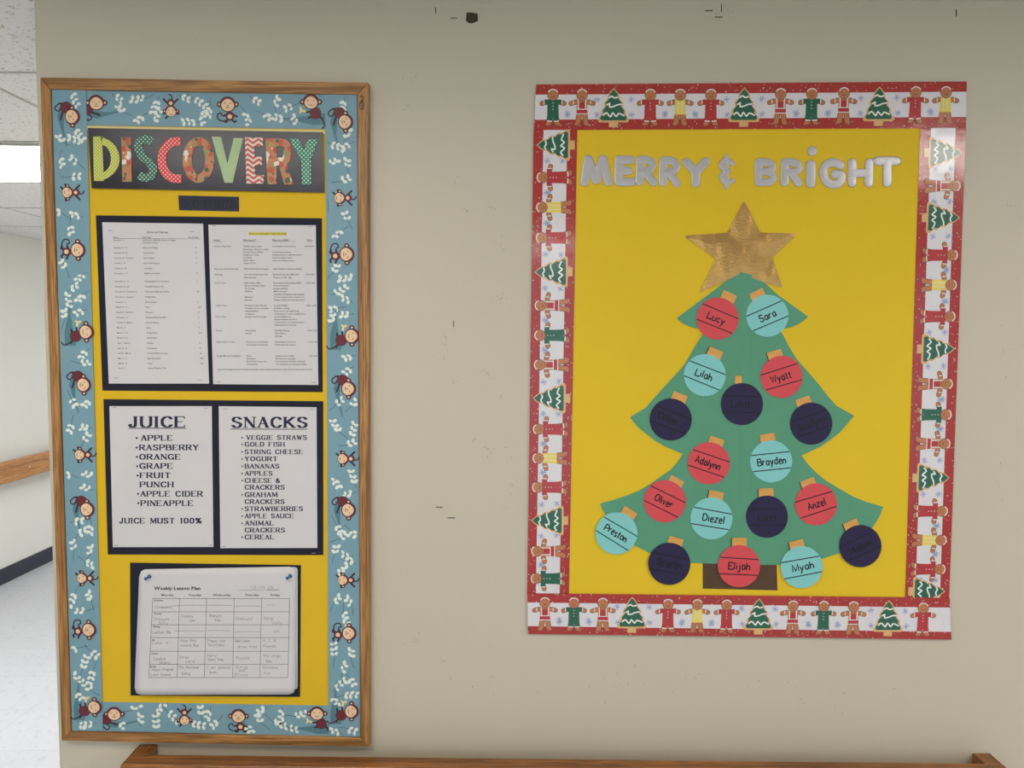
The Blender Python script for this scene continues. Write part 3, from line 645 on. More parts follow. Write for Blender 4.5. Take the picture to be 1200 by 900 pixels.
# juice and snacks
T = lambda x, y: (110+x/4.286, 455+y/4.286)
pj = sheet('list_page', [(128.2, 476), (248.1, 476), (250, 641), (132.2, 641.2)], page, OP, .0114, 'white page headed JUICE in navy serif capitals', 'paper', 'pages pinned on the bulletin board')
navy_ink = paper('navy_ink', (34, 34, 56), .5, var=.02)
b = MB(); serif(b, 'JUICE', *[T(v, 0)[0] for v in (174, 462)], T(0, 195)[1], 12.2, OI)
b.ribbon([T(174, 201), T(462, 201)], .9, OI)
for t_, x0, x1, y in [('APPLE',236,396,262),('RASPBERRY',228,526,310),('ORANGE',228,436,357),('GRAPE',229,397,403),('FRUIT',231,386,450),('PUNCH',231,400,496),('APPLE CIDER',233,547,543),('PINEAPPLE',235,499,590),('JUICE MUST 100%',128,541,678)]:
    serif(b, t_, T(x0, 0)[0], T(x1, 0)[0], T(0, y)[1], 6.0, OI, thick=1.4, thin=.62)
for x, y in ((215,250),(215,298),(216,345),(218,392),(219,439),(222,530),(224,577)): b.disc(*T(x, y), 1.25, OI, n=10)
b.build('printed_text', navy_ink, pj); staples(pj, [T(102, 97), T(562, 100), T(112, 790), T(585, 788)])
ps = sheet('list_page', [(256.3, 476), (370.9, 477.2), (371.8, 642.1), (258.2, 642.4)], page, OP, .0114, 'white page headed SNACKS in navy serif capitals', 'paper', 'pages pinned on the bulletin board')
b = MB(); serif(b, 'SNACKS', T(692, 0)[0], T(1073, 0)[0], T(0, 197)[1], 12.0, OI)
b.ribbon([T(686, 205), T(1072, 206)], .8, OI)
for t_, x1, y in [('VEGGIE STRAWS',1070,258),('GOLD FISH',958,292),('STRING CHEESE',1050,330),('YOGURT',922,365),('BANANAS',931,402),('APPLES',897,438),('CHEESE &',935,474),('CRACKERS',958,508),('GRAHAM',922,545),('CRACKERS',958,580),('STRAWBERRIES',1050,616),('APPLE SAUCE',1003,652),('ANIMAL',904,688),('CRACKERS',960,723),('CEREAL',905,758)]:
    serif(b, t_, T(766 if y == 258 else 758, 0)[0], T(x1, 0)[0], T(0, y)[1], 5.0, OI, thick=1.4, thin=.62)
    if t_ != 'CRACKERS': b.disc(*T(745, y-10), 1.0, OI, n=8)
b.build('printed_text', navy_ink, ps); staples(ps, [T(660, 104), T(1096, 106), T(650, 794), T(1104, 828)])
# weekly plan: stack of sheets with rounded, curled corners
T = lambda x, y: (140+x/5, 650+y/5)
def rounded(pts, r=4):
    out = []
    n = len(pts)
    for i in range(n):
        p, a, c = pts[i], pts[i-1], pts[(i+1) % n]
        la = math.dist(p, a); lc = math.dist(p, c)
        p0 = lerp(p, a, r/la); p1 = lerp(p, c, r/lc)
        for k in range(4):
            t_ = k/3; out.append(lerp(lerp(p0, p, t_), lerp(p, p1, t_), t_))
    return out
wp = empty('weekly_plan', W(255, 740, .0114)); tag(wp, 'handwritten Weekly Lesson Plan sheet held by two blue push pins', 'paper', 'pages pinned on the bulletin board')
for k, (dx, dy) in enumerate(((3.2, 1.2), (1.8, .4))):
    b = MB(); b.poly(rounded([(164+dx, 667.6), (345.5+dx, 664.6), (345.6+dx, 808), (159+dx, 813)]), .0122+k*.0008, .0116+k*.0008); b.build('under_sheet', page, wp)
qw = quadmap((163.4, 667.2), (347, 664), (346.2, 814), (157.4, 814.4))
nx, ny = 24, 18; vs, fs = [], []
for j in range(ny+1):
    for i in range(nx+1):
        u, v = i/nx, j/ny
        # rounded corners by pulling the outline in
        uu, vv = u, v
        eu = min(u, 1-u)*nx; ev = min(v, 1-v)*ny
        if eu == 0 and ev == 0: uu += (.012 if u == 0 else -.012); vv += (.014 if v == 0 else -.014)
        curl = .006*max(0, v-.55)**2/.2 + .004*max(0, abs(u-.5)-.38)*(1-v)*2
        x, y = qw(uu, vv); vs.append(W(x, y, .0142+curl))
for j in range(ny):
    for i in range(nx): a = j*(nx+1)+i; fs.append([a, a+nx+1, a+nx+2, a+1])
me = bpy.data.meshes.new('top_sheet'); og = W(255, 740, .0114); me.from_pydata([v-og for v in vs], [], fs); me.materials.append(page); me.polygons.foreach_set('use_smooth', [True]*len(fs))
o = bpy.data.objects.new('top_sheet', me); C.objects.link(o); o.parent = wp
md = o.modifiers.new('thickness', 'SOLIDIFY'); md.thickness = .0002; md.offset = -1
def Wc(x, y, off=0.0):      # point on the curled top sheet
    v = (y-667)/147; u = (x-160)/186
    return W(x, y, off+.006*max(0, v-.55)**2/.2+.004*max(0, abs(u-.5)-.38)*(1-v)*2)
def MBc(): b = MB(); b.fn = Wc; return b
OW = .0144
def build_c(b, name, mat):
    lo = Vector([sum(v[i] for v in b.v)/len(b.v) for i in range(3)]); return b.build(name, mat, wp, origin=lo)
b = MBc(); lines = []
px, py = T(203, 206); lines.append((px, py, 'Weekly Lesson Plan', 3.9, .85, 272/5))
for t_, x0, x1 in (('Monday',245,318),('Tuesday',403,480),('Wednesday',548,652),('Thursday',735,818),('Friday',883,942)):
    px, py = T(x0, 242); lines.append((px, py, t_, 2.4, .5, (x1-x0)/5))
for t_, x0, y in (('Circletime',200,273),('Literacy',202,350),('Writing',195,427),('Art',190,505),('Centers',184,584),('Books',180,661)):
    px, py = T(x0, y); lines.append((px, py, t_, 2.2, .5))
add_type(b, lines, OW); b.ribbon([T(860, 206), T(936, 206)], .55, OW); b.ribbon([T(702, 208), T(860, 206)], .25, OW)
build_c(b, 'printed_text', ink_soft)
b = MBc(); xt = (195,352,510,672,833,997); xb = (172,337,497,663,823,987)
for a, c in zip(xt, xb): b.ribbon([lerp(T(a, 257), T(c, 720), k/8) for k in range(9)], .42, OW)
for k, y in enumerate((257, 335, 411, 486, 566, 643, 720)):
    t_ = (y-257)/463; b.ribbon([lerp(T(195-23*t_, y), T(997-10*t_, y), q/8) for q in range(9)], .42, OW)
build_c(b, 'table_lines', ink_soft)
b = MBc()
for t_, x0, x1, y in [('Ornaments',210,310,314),('Discuss',202,288,384),('Gifts',232,282,408),('Letter Bb',196,300,462),('Color it',192,285,524),('Cookie',200,268,618),('Sheets',232,300,640),('Music Chapter',190,318,680),('Like Game',184,300,710),
 ('Tammy',364,432,368),('Jan',410,442,392),('Wear Red',355,448,510),('cookie Bar',358,468,538),('Xmas',352,405,608),('card',386,438,632),('The Reindeer',346,468,668),('Song',366,412,704),
 ('Robert',528,598,366),('Tim',556,592,392),('Paper Hat',518,620,512),('Snowflake',520,612,536),('Merry',514,568,598),('Story Time',518,608,622),('I am special',516,650,668),('book',528,568,696),
 ('Discuss!',684,780,382),('Bake Cookies',678,764,512),('draw tree',692,806,546),('Puzzle',686,762,612),('Sing',682,748,666),('carol',700,734,684),('Elves',676,750,710),
 ('Song',846,896,380),('Jolly',894,954,406),('on',905,935,456),('A. C. B.',842,922,510),('Friends',844,916,544),('The Jingle',842,944,600),('Bells',860,892,632),('Christmas',842,926,668),('fun',846,882,702),('12/11',770,850,200),('15',868,900,200)]:
    p0, p1 = T(x0, y), T(x1, y); hand(b, t_, p0[0], p1[0], p0[1], 3.0, OW, .3, jit=.4, n=2)
for x0, x1, y in ((310,352,300),(352,500,297),(512,660,297),(674,830,302),(862,912,296),(320,505,448),(510,655,446),(672,830,452)): b.ribbon([T(x0, y), T((x0+x1)/2, y-2), T(x1, y+1)], .32, OW)
build_c(b, 'handwriting', pencil)
# push pins
pin_m = paper('blue_plastic', (52, 98, 150), .25, k=1.1, var=.02)
def lathe(name, prof, axis_pt, direction, mat, parent=None, n=14):
    d = Vector(direction).normalized(); a = d.orthogonal().normalized(); c = d.cross(a); vs, fs = [], []
    for r_, h_ in prof:
        for i in range(n): t_ = 2*PI*i/n; vs.append(d*h_+a*(r_*math.cos(t_))+c*(r_*math.sin(t_)))
    for k in range(len(prof)-1):
        for i in range(n): j = (i+1) % n; fs.append([k*n+i, k*n+j, (k+1)*n+j, (k+1)*n+i])
    fs.append(list(range(n))[::-1]); fs.append([(len(prof)-1)*n+i for i in range(n)])
    me = bpy.data.meshes.new(name); me.from_pydata(vs, [], fs); me.materials.append(mat)
    me.polygons.foreach_set('use_smooth', [True]*len(fs))
    o = bpy.data.objects.new(name, me); C.objects.link(o); o.location = axis_pt
    if parent: adopt(o, parent)
    return o
for (x, y, lab) in ((175.5, 675.2, 'blue push pin in the upper left corner of the weekly plan'), (340.5, 674.6, 'blue push pin in the upper right corner of the weekly plan')):
    p = W(x, y, .0152); dr = (-.42, -.9, -.28)
    t_ = tag(empty('push_pin', p), lab, 'push pin', 'blue push pins')
    lathe('pin_body', [(.0042, .0), (.0044, .0012), (.0022, .0024), (.0019, .0072), (.0030, .0086), (.0036, .0092), (.0034, .0106)], p, dr, pin_m, t_)
    lathe('pin_point', [(.0005, -.004), (.0005, .0002)], p, dr, steel, t_, 8)

# ------------------------------------------------------------ poster
PY = .0022
yp = MB(); yp.poly([(674, 150.5), (1080, 148), (1075.5, 330), (1063, 701), (664, 697)], PY, .0006)
tag(yp.build('poster_paper', yellow_p), 'large bright yellow paper sheet behind the green paper tree', 'paper')

def ginger_mesh(kind):
    b = MB(fn=Lo); B_, R_, G_, Y_, T_, I_, E_ = range(7); sh = {'r': R_, 'g': G_, 'y': Y_, 'a': R_}[kind]
    z = lambda k: d1*k
    def limb(pts, wd, k, mi): b.ribbon(pts, wd+1.2, z(k), mi=E_, cap=True); b.ribbon(pts, wd, z(k+1), mi=mi, cap=True)
    limb([(-12.6, 4.6), (-8, 6), (8, 6), (12.6, 4.6)], 4.6, 1, B_)
    for s_ in (-1, 1): limb([(s_*3.2, -8), (s_*4.6, -17.5)], 5.2, 1, B_); limb([(s_*4.6, -17.8), (s_*6.4, -18.4)], 3.8, 1, B_)
    if kind in 'rg':
        b.poly([(-6.2, 9), (6.2, 9), (6.8, -15), (.4, -15), (0, -11), (-.4, -15), (-6.8, -15)], z(4), mi=sh)
        b.ribbon([(-9.5, 6), (9.5, 6)], 5.6, z(4), mi=sh)
        for s_ in (-1, 1): b.ribbon([(s_*10, 3.4), (s_*10.4, 8.2)], 1, z(5), mi=I_); b.ribbon([(s_*1, -15.4), (s_*6.8, -15)], 1.2, z(5), mi=I_)
        for y in (5, 1.5, -2): b.disc(0, y, .6, z(6), mi=I_, n=6)
    elif kind == 'y':
        b.poly([(-5.6, 9), (5.6, 9), (6.2, -7), (-6.2, -7)], z(4), mi=Y_); b.poly([(-6.4, -6), (6.4, -6), (6.4, -8), (-6.4, -8)], z(5), mi=Y_)
        for s_ in (-1, 1): b.ribbon([(s_*9.6, 3.6), (s_*10, 8)], 1, z(5), mi=I_); b.ribbon([(s_*2.4, 8), (s_*2.4, -6)], .5, z(6), mi=I_)
        for y in (4, 0): b.disc(0, y, .6, z(6), mi=I_, n=6)
    else:
        b.poly([(-5.6, 8.6), (5.6, 8.6), (6.2, -7), (-6.2, -7)], z(4), mi=B_); b.poly([(-2.6, 6), (2.6, 6), (3.6, -2), (-3.6, -2)], z(5), mi=R_)
        b.poly([(-6, -2), (6, -2), (6.4, -7), (-6.4, -7)], z(5), mi=R_)
        for s_ in (-1, 1): b.ribbon([(s_*4.4, 8.8), (s_*4, -2)], 1.1, z(6), mi=I_); b.ribbon([(s_*9.6, 3.6), (s_*10, 8)], 1, z(5), mi=I_)
        b.ribbon([(-6, -2), (6, -2)], .9, z(7), mi=I_); b.ribbon([(-6.4, -7.2), (6.4, -7.2)], 1, z(7), mi=I_)
    b.disc(0, 14, 6.6, z(7), mi=E_, n=20); b.disc(0, 14, 6.0, z(8), mi=B_, n=20)
    b.ribbon([(6.1*math.cos(t_), 14+6.1*math.sin(t_)) for t_ in [PI*(.15+.7*i/8) for i in range(9)]], 1.1, z(9), mi=I_)
    for s_ in (-1, 1): b.disc(s_*2, 15, .6, z(9), mi=E_, n=6)
    b.ribbon([(-2.2, 12.4), (0, 11.2), (2.2, 12.4)], .7, z(9), mi=E_)
    o = b.build('gingerbread_print', GM); me = o.data; bpy.data.objects.remove(o); return me
GING = {k: ginger_mesh(k) for k in 'rgya'}
def ctree_mesh():
    b = MB(fn=Lo); half = [(0, 21.5), (4.4, 16.5), (6.5, 12), (6.8, 9), (10.5, 5), (10.5, 1.5), (9.8, .3), (13.8, -4), (14, -7.4), (13.2, -8), (17, -12.5), (17.4, -15.8), (15.5, -17.2), (5, -17.2)]
    out = half+[(5, -22.5), (-5, -22.5)]+[(-x, y) for x, y in half[::-1][:-1]]
    b.poly([(x*1.02, y) for x, y in out], d1, mi=4)
    inn = [(x*.86, y*.9+.6) for x, y in half[:-1]]; inn = inn+[(-x, y) for x, y in inn[::-1][:-1]]
    b.poly(inn, d1*3, mi=2)
    b.ribbon(smooth([(-5, 10.5), (-2, 12), (1, 10.2), (4.6, 11)], 3), 1.7, d1*4, mi=5, cap=True)
    b.ribbon(smooth([(-7.5, 2.5), (-4.5, 4), (-4.6, .2), (0, .6), (4, 2.4), (8.6, 3)], 3), 1.7, d1*4, mi=5, cap=True)
    b.ribbon(smooth([(-11.5, -9), (-8, -6.5), (-3.5, -10.8), (-.8, -6.6), (3, -10.5), (6, -7.2), (12, -9.6)], 3), 1.7, d1*4, mi=5, cap=True)
    o = b.build('cookie_tree_print', GM); me = o.data; bpy.data.objects.remove(o); return me
CTREE = ctree_mesh()
def rstrip(lab, quad, o0, band, items, ang, seed, vertical):
    b = MB(); b.poly(quad, o0+.0005, o0); st = b.build('border_strip', g_red); tag(st, lab, 'border strip', 'red gingerbread border strips')
    q = quadmap(*quad); b = MB(); b.poly(band, o0+.00065); b.build('white_band', g_white, st)
    for k, x, y in items: place(CTREE if k == 't' else GING[k], 'cookie_tree_print' if k == 't' else 'gingerbread_print', x, y, o0+.0009, ang, st)
    rnd = random.Random(seed); b = MB(); bq = quadmap(*band)
    for i in range(len(items)-1):
        (k1, x1, y1), (k2, x2, y2) = items[i], items[i+1]
        if k1 == 't' and k2 == 't': continue
        mx, my = (x1+x2)/2, (y1+y2)/2
        side = [(0, -1)] if not vertical else [(1, 0)]
        for off_ in ((-9 if 't' in (k1, k2) else 7), 9):
            if vertical: cx, cy_ = mx+off_*(-1 if ang > 0 else 1), my+rnd.uniform(-1, 1)
            else: cx, cy_ = mx+rnd.uniform(-1, 1), my+off_
            for k in range(4):
                a = k*PI/4+rnd.uniform(0, .4); b.ribbon([(cx-3.9*math.cos(a), cy_-3.9*math.sin(a)), (cx+3.9*math.cos(a), cy_+3.9*math.sin(a))], .75, o0+.00078)
    l = b.build('snowflake_print', g_snow, st); l['kind'] = 'stuff'
    b = MB()
    for i in range(210 if not vertical else 240):
        u, v = rnd.random(), rnd.random()
        if vertical: u = u*.24 if rnd.random() < .5 else 1-u*.24
        else: v = v*.22 if rnd.random() < .5 else 1-v*.22
        x, y = q(u, v); b.disc(x, y, rnd.uniform(.3, .65), o0+.0008, n=5)
    l = b.build('snow_dot_print', g_ice, st); l['kind'] = 'stuff'
    return st
g = lambda x0, y0, x1, y1, seq: None
top_items = [('g',648,126),('a',682,126),('t',719,125.5),('r',762,126),('y',797,126),('r',833,126),('t',872,125),('a',914.6,125),('g',951,125),('a',988.6,124),('t',1030,124),('r',1072.6,123),('y',1108,123)]
rstrip('red gingerbread border strip along the top of the tree poster', [(628.4, 99), (1133, 95.4), (1132, 150), (625.5, 152.5)], .0026,
       [(627.5, 111), (1132.6, 107.5), (1132.3, 137), (626.4, 140.3)], top_items, 0, 11, False)
bot_items = [('a',638.6,719.6),('g',672.6,720),('a',706.4,720.4),('t',740.7,720),('r',782.7,721.6),('y',817,722),('r',851.4,722.5),('t',889,722),('a',929,723.5),('g',965,724),('a',1000,724.5),('t',1041,724),('r',1081.5,726)]
rstrip('red gingerbread border strip along the bottom of the tree poster', [(618, 695.3), (1113, 700.6), (1115, 749.6), (618.7, 742.9)], .0042,
       [(618.2, 706), (1113.4, 712), (1114.4, 740.5), (618.6, 733.7)], bot_items, 0, 12, False)
def lx(y): return 650.5+(y-170)*(642.3-650.5)/(678-170)
left_items = [(k, lx(y), y) for k, y in (('t',170),('r',208),('y',243),('r',278.7),('t',318.7),('a',358),('g',393),('a',427.5),('t',466.7),('r',503),('y',537),('r',571),('t',610),('a',646),('g',678))]
rstrip('red gingerbread border strip down the left side of the tree poster', [(625.3, 152.4), (676.5, 152.2), (666.8, 695.9), (617.8, 695.4)], .0026,
       [(637, 152.4), (664.8, 152.3), (655.8, 695.8), (628, 695.6)], left_items, PI/2, 13, True)
def rx(y): return 1106+(y-179)*(1087.5-1106)/(667-179)
right_items = [(k, rx(y), y) for k, y in (('t',179),('a',218),('t',255),('r',299),('y',334),('r',371),('t',409),('a',450),('g',486),('a',520),('t',560),('r',599),('y',633),('r',667),('t',693))]
rstrip('red gingerbread border strip down the right side of the tree poster', [(1078.3, 149.8), (1132, 149.6), (1112.4, 701), (1060.8, 700.3)], .0026,
       [(1091, 150), (1119.8, 149.8), (1101.4, 700.8), (1072.6, 700.5)], right_items, -PI/2, 14, True)

# star ---------------------------------------------------------------------
ms, nt, b_ = new_mat('gold_foil')
b_.inputs['Base Color'].default_value = (.56, .33, .11, 1); b_.inputs['Metallic'].default_value = 1; b_.inputs['Roughness'].default_value = .24
n1 = N(nt, 'ShaderNodeTexNoise', Scale=1.0, Detail=4.0); nt.links.new(coords(nt, (260, 20, 260)), n1.inputs['Vector'])
n2 = N(nt, 'ShaderNodeTexNoise', Scale=1.0, Detail=2.0); nt.links.new(coords(nt, (17, 5, 7)), n2.inputs['Vector'])
b1 = N(nt, 'ShaderNodeBump', Distance=.0006, Strength=.6); b2_ = N(nt, 'ShaderNodeBump', Distance=.010, Strength=.9)
nt.links.new(n1.outputs[0], b1.inputs['Height']); nt.links.new(n2.outputs[0], b2_.inputs['Height']); nt.links.new(b1.outputs[0], b2_.inputs['Normal']); nt.links.new(b2_.outputs[0], b_.inputs['Normal'])
star = [(872, 234.5), (891.3, 272.7), (935, 273.6), (905.2, 302), (917.5, 338), (867, 321), (819, 344), (838.5, 303.3), (801, 276.5), (852.2, 272.7)]
sp_ = []
for i, p in enumerate(star):
    if i in (0, 2, 4, 6, 8):
        a, c = star[i-1], star[(i+1) % 10]; p0 = lerp(p, a, 4.5/math.dist(p, a)); p1 = lerp(p, c, 4.5/math.dist(p, c))
        sp_ += [lerp(lerp(p0, p, t_), lerp(p, p1, t_), t_) for t_ in (0, .33, .66, 1)]
    else: sp_.append(p)
ctr = (869, 296)
b = MB(); n = len(sp_)
TLY = .0036
vc = len(b.v); b.v.append(W(*ctr, .0036+.0008)); ring1 = len(b.v); b.v += [W(*lerp(ctr, p, .55), .0036+.0007) for p in sp_]; ring2 = len(b.v); b.v += [W(*p, .0036) for p in sp_]; ring3 = len(b.v); b.v += [W(*p, .0028) for p in sp_]
for i in range(n):
    j = (i+1) % n; b.face([vc, ring1+j, ring1+i], 0); b.face([ring1+i, ring1+j, ring2+j, ring2+i], 0); b.face([ring2+i, ring2+j, ring3+j, ring3+i], 0)
o = b.build('paper_star', ms); tag(o, 'gold foil five-pointed star on top of the green paper tree', 'star')

# tree ---------------------------------------------------------------------
green = paper('green_card', (82, 142, 112), .6, var=.04, scale=30)
TL_ = [(869.8, 318.2), (856, 325), (843, 335.6), (828, 347), (813, 358), (793, 373), (799, 378), (806.7, 382), (815, 384.5), (827, 385.5), (823, 393), (814, 407), (806.7, 420), (801, 429), (790, 441), (779, 453), (768, 465), (756.7, 477.8), (738.4, 489), (747, 500), (756.7, 507.8), (767, 516), (779, 523), (800.4, 532), (793, 543), (785.6, 551), (763, 566.7), (749, 575), (734, 581), (719, 586), (703.3, 590.4), (706, 597), (709.6, 603), (725, 622), (743.4, 639), (761, 647.9), (779, 655), (807.4, 659.4), (837.7, 660.7), (868, 661.5)]
TR_ = [(880, 321.5), (891, 326.7), (913, 346.7), (929, 358), (947, 371.2), (941, 376.5), (935.6, 380), (926, 384), (913, 386), (918, 393), (924, 405), (933, 420), (947, 436), (960, 451), (970, 464), (980, 475.6), (1001, 487.3), (984.4, 506.7), (974, 515), (962, 523.3), (939.3, 533.8), (946, 543), (955.6, 553), (966.6, 562.4), (984.4, 573), (1000, 582), (1014.6, 588), (1035, 594), (1031, 605), (1023.5, 616.7), (1004, 636), (982.6, 648.6), (963, 655), (934.7, 660), (909.8, 662), (880, 662)]
tree = MB(); tree.poly([(869.6, 318.2)]+TL_[1:]+[(869, 661.6)], .0036, .0029)
b = tree; b.poly([(869.6, 318.2)]+TR_+[(869, 661.6)], .0036, .0029)
# folded pleat down the middle
k = len(b.v); y0, y1 = 319, 661.6
for y in (y0, y1):
    for x, o_ in ((866.5, .00361), (869.5, .0049), (878.5, .0049), (881.5, .00361)): b.v.append(W(x, y+(2.5 if y == y0 and x > 875 else 0), o_))
for i in range(3): b.face([k+i, k+4+i, k+5+i, k+1+i], 0)
tr = b.build('paper_tree', green); tag(tr, 'large green paper christmas tree in the middle of the poster', 'paper tree')
b = MB(); b.poly([(823.6, 656), (910, 656), (911.2, 691.8), (823.6, 689.8)], .0028, .00225); b.build('trunk', paper('brown_card', (80, 58, 42), .7), tr)['label'] = 'dark brown trunk'

# ornaments ----------------------------------------------------------------
red_c = paper('red_card', (200, 72, 78), .62, var=.03); aqua_c = paper('aqua_card', (124, 188, 186), .62, var=.03); navy_c = paper('navy_card', (34, 27, 62), .55, var=.05)
gold_c = paper('gold_card', (204, 150, 78), .4, var=.25, scale=60, metal=.15); marker = paper('marker_ink', (14, 12, 20), .45, var=.01)
COL = {'r': (red_c, 'red'), 'a': (aqua_c, 'pale aqua'), 'n': (navy_c, 'dark navy')}
ORN = [
 ('r', 841, 373.3, 22, 'Lucy', 853.8, 347.8, 'upper left under the gold star'),
 ('a', 899.3, 370, -24, 'Sara', 887.8, 345.6, 'upper right under the gold star'),
 ('a', 826, 439.6, 21, 'Lilah', 837.8, 414, 'left of the topmost navy ornament'),
 ('r', 916, 441.6, -17, 'Wyatt', 908.4, 416, 'right of the topmost navy ornament'),
 ('n', 869.5, 473.5, 2, 'Lilith', 870, 445.5, 'on the centre fold, topmost of the navy ones'),
 ('n', 786, 491.6, 22, 'Colton', 796, 466, 'near the middle left branch tip'),
 ('n', 950.7, 496.4, -20, 'Scotlynn', 941.8, 471, 'near the middle right branch tip'),
 ('r', 830.7, 542.9, 19, 'Adalynn', 839.3, 518, 'left of centre fold, level with an aqua one'),
 ('a', 903.8, 540.7, -7, 'Brayden', 899.6, 513.5, 'right of centre fold, level with a red one'),
 ('r', 779, 587.5, 26, 'Oliver', 792, 565, 'on the lower left branch'),
 ('a', 833.8, 607.5, 10, 'Diezel', 839, 580.8, 'low left of the centre fold'),
 ('n', 898.7, 605.5, -1, 'Levi', 897.7, 577.5, 'low right of the centre fold'),
 ('r', 956.3, 591, -17, 'Anzel', 947.4, 566.5, 'on the lower right branch'),
 ('a', 722.4, 625, 31, 'Preston', 737, 601.6, 'hanging off the lowest left tip over yellow'),
 ('n', 784.3, 660.7, 12, 'Scarlet', 791.5, 635, 'at the bottom edge left of the trunk'),
 ('r', 866, 663.5, 3, 'Elijah', 866.5, 635.4, 'in front of the brown trunk'),
 ('a', 939.6, 664.6, -10, 'Myah', 933.8, 638.5, 'at the bottom edge right of the trunk'),
 ('n', 1008.4, 640, -25, 'Hudson', 997.7, 615.5, 'at the lowest right tip partly over yellow')]
XT = {'Lucy': (-12, 9), 'Sara': (-10, 10), 'Lilah': (-11, 9), 'Wyatt': (-13, 11), 'Lilith': (-12, 12), 'Colton': (-15, 8), 'Scotlynn': (-17, 17), 'Adalynn': (-16, 14), 'Brayden': (-16, 17), 'Oliver': (-12, 10), 'Diezel': (-10, 15), 'Levi': (-10, 10), 'Anzel': (-10, 11), 'Preston': (-15, 14), 'Scarlet': (-14, 16), 'Elijah': (-12, 13), 'Myah': (-11, 14), 'Hudson': (-14, 14)}
RAD = 24.7
for idx, (c, x, y, ang, nm, cx, cy_, where) in enumerate(ORN):
    mt_, cn = COL[c]; lift = .0052 if y > 620 else .0044
    t_ = tag(empty('ornament', W(x, y, lift)), f'{cn} round paper ornament {where}', 'ornament', 'paper bauble ornaments on the tree')
    a = math.radians(ang); ca, sa = math.cos(a), math.sin(a)
    R = lambda u, v: (x+u*ca+v*sa, y+u*sa-v*ca)        # u along the lines, v up, in pixels
    o0, o1 = lift, lift+.0006
    b = MB(); b.disc(x, y, RAD, o1, o0, n=40); b.build('disc', mt_, t_)
    b = MB(); dx, dy = cx-x, cy_-y; l = math.hypot(dx, dy); ux, uy = dx/l, dy/l; wx, wy = -uy, ux
    wob = random.uniform(-.6, .6)
    b.poly([(cx+wx*s1*8.6+ux*s2*5.2, cy_+wy*s1*8.6+uy*s2*5.2) for s1, s2 in ((-1, -1), (1, -1), (1, 1), (-1, .95))], o1-.0002, o0-.0003); b.build('cap', gold_c, t_)
    if idx in (2, 3, 10, 11, 12, 15, 16, 17):
        b = MB(); b.ribbon([(cx-abs(wx)*8.6-ux*5-0.8, cy_-(wy if wx > 0 else -wy)*8.6-uy*5), (cx-abs(wx)*8.6+ux*5-.6, cy_-(wy if wx > 0 else -wy)*8.6+uy*5)], .8, o1+.0001); b.build('cap_edge_line', marker, t_)
    for v in (9.2, -9.8):
        hx = math.sqrt(RAD*RAD-v*v)-.3; b = MB(); sl = random.uniform(-.5, .5)
        b.ribbon([R(-hx, v-sl), R(0, v), R(hx, v+sl)], 1.15, o1+.00015); b.build('band_line', marker, t_)
    b = MB(); x0, x1 = XT[nm]; slope = random.uniform(-.03, .03)
    hand(b, nm, x0, x1, 0, 7.9, o1+.00015, 1.4, jit=.3, xf=lambda u, v: R(u, v-4.0+u*slope)); b.build('lettering', marker, t_)

# silver letters -------------------------------------------------------------
msil, nt, b_ = new_mat('silver_letter')
b_.inputs['Base Color'].default_value = (.58, .555, .56, 1); b_.inputs['Metallic'].default_value = .3; b_.inputs['Roughness'].default_value = .28
n1 = N(nt, 'ShaderNodeTexNoise', Scale=240.0, Detail=2.0); nt.links.new(coords(nt), n1.inputs['Vector'])
b1 = N(nt, 'ShaderNodeBump', Distance=.0004, Strength=.4); nt.links.new(n1.outputs[0], b1.inputs['Height']); nt.links.new(b1.outputs[0], b_.inputs['Normal'])
PROF = [(-1, 0), (-.98, .55), (-.9, .9), (-.7, 1), (.7, 1), (.9, .9), (.98, .55), (1, 0)]
def puffy(b, pts, wd, o0, ht):
    n = len(pts); base = []; s_k = getattr(b, 'k', 0)+1; b.k = s_k; o0 += s_k*4e-5
    for i in range(n):
        a, c = pts[max(i-1, 0)], pts[min(i+1, n-1)]; dx, dy = c[0]-a[0], c[1]-a[1]; l = math.hypot(dx, dy) or 1.0; nx_, ny_ = -dy/l, dx/l
        k = len(b.v); base.append(k)
        for s_, h_ in PROF: b.v.append(W(pts[i][0]+nx_*s_*wd/2, pts[i][1]+ny_*s_*wd/2, o0+h_*ht))
    for i in range(n-1):
        for j in range(len(PROF)-1): b.face([base[i]+j, base[i]+j+1, base[i+1]+j+1, base[i+1]+j], 0)
    for p in ((pts[0], pts[-1]) if n > 1 else pts):
        rings = []
        for s_, h_ in ((1, 0), (.98, .55), (.9, .9), (.7, 1)):
            k = len(b.v); rings.append(k)
            for i in range(14): t_ = 2*PI*i/14; b.v.append(W(p[0]+math.cos(t_)*s_*wd/2, p[1]+math.sin(t_)*s_*wd/2, o0+h_*ht-2e-5))
        for r_ in range(3):
            for i in range(14): j = (i+1) % 14; b.face([rings[r_]+j, rings[r_]+i, rings[r_+1]+i, rings[r_+1]+j], 0)
        b.face([rings[3]+i for i in range(14)][::-1], 0)
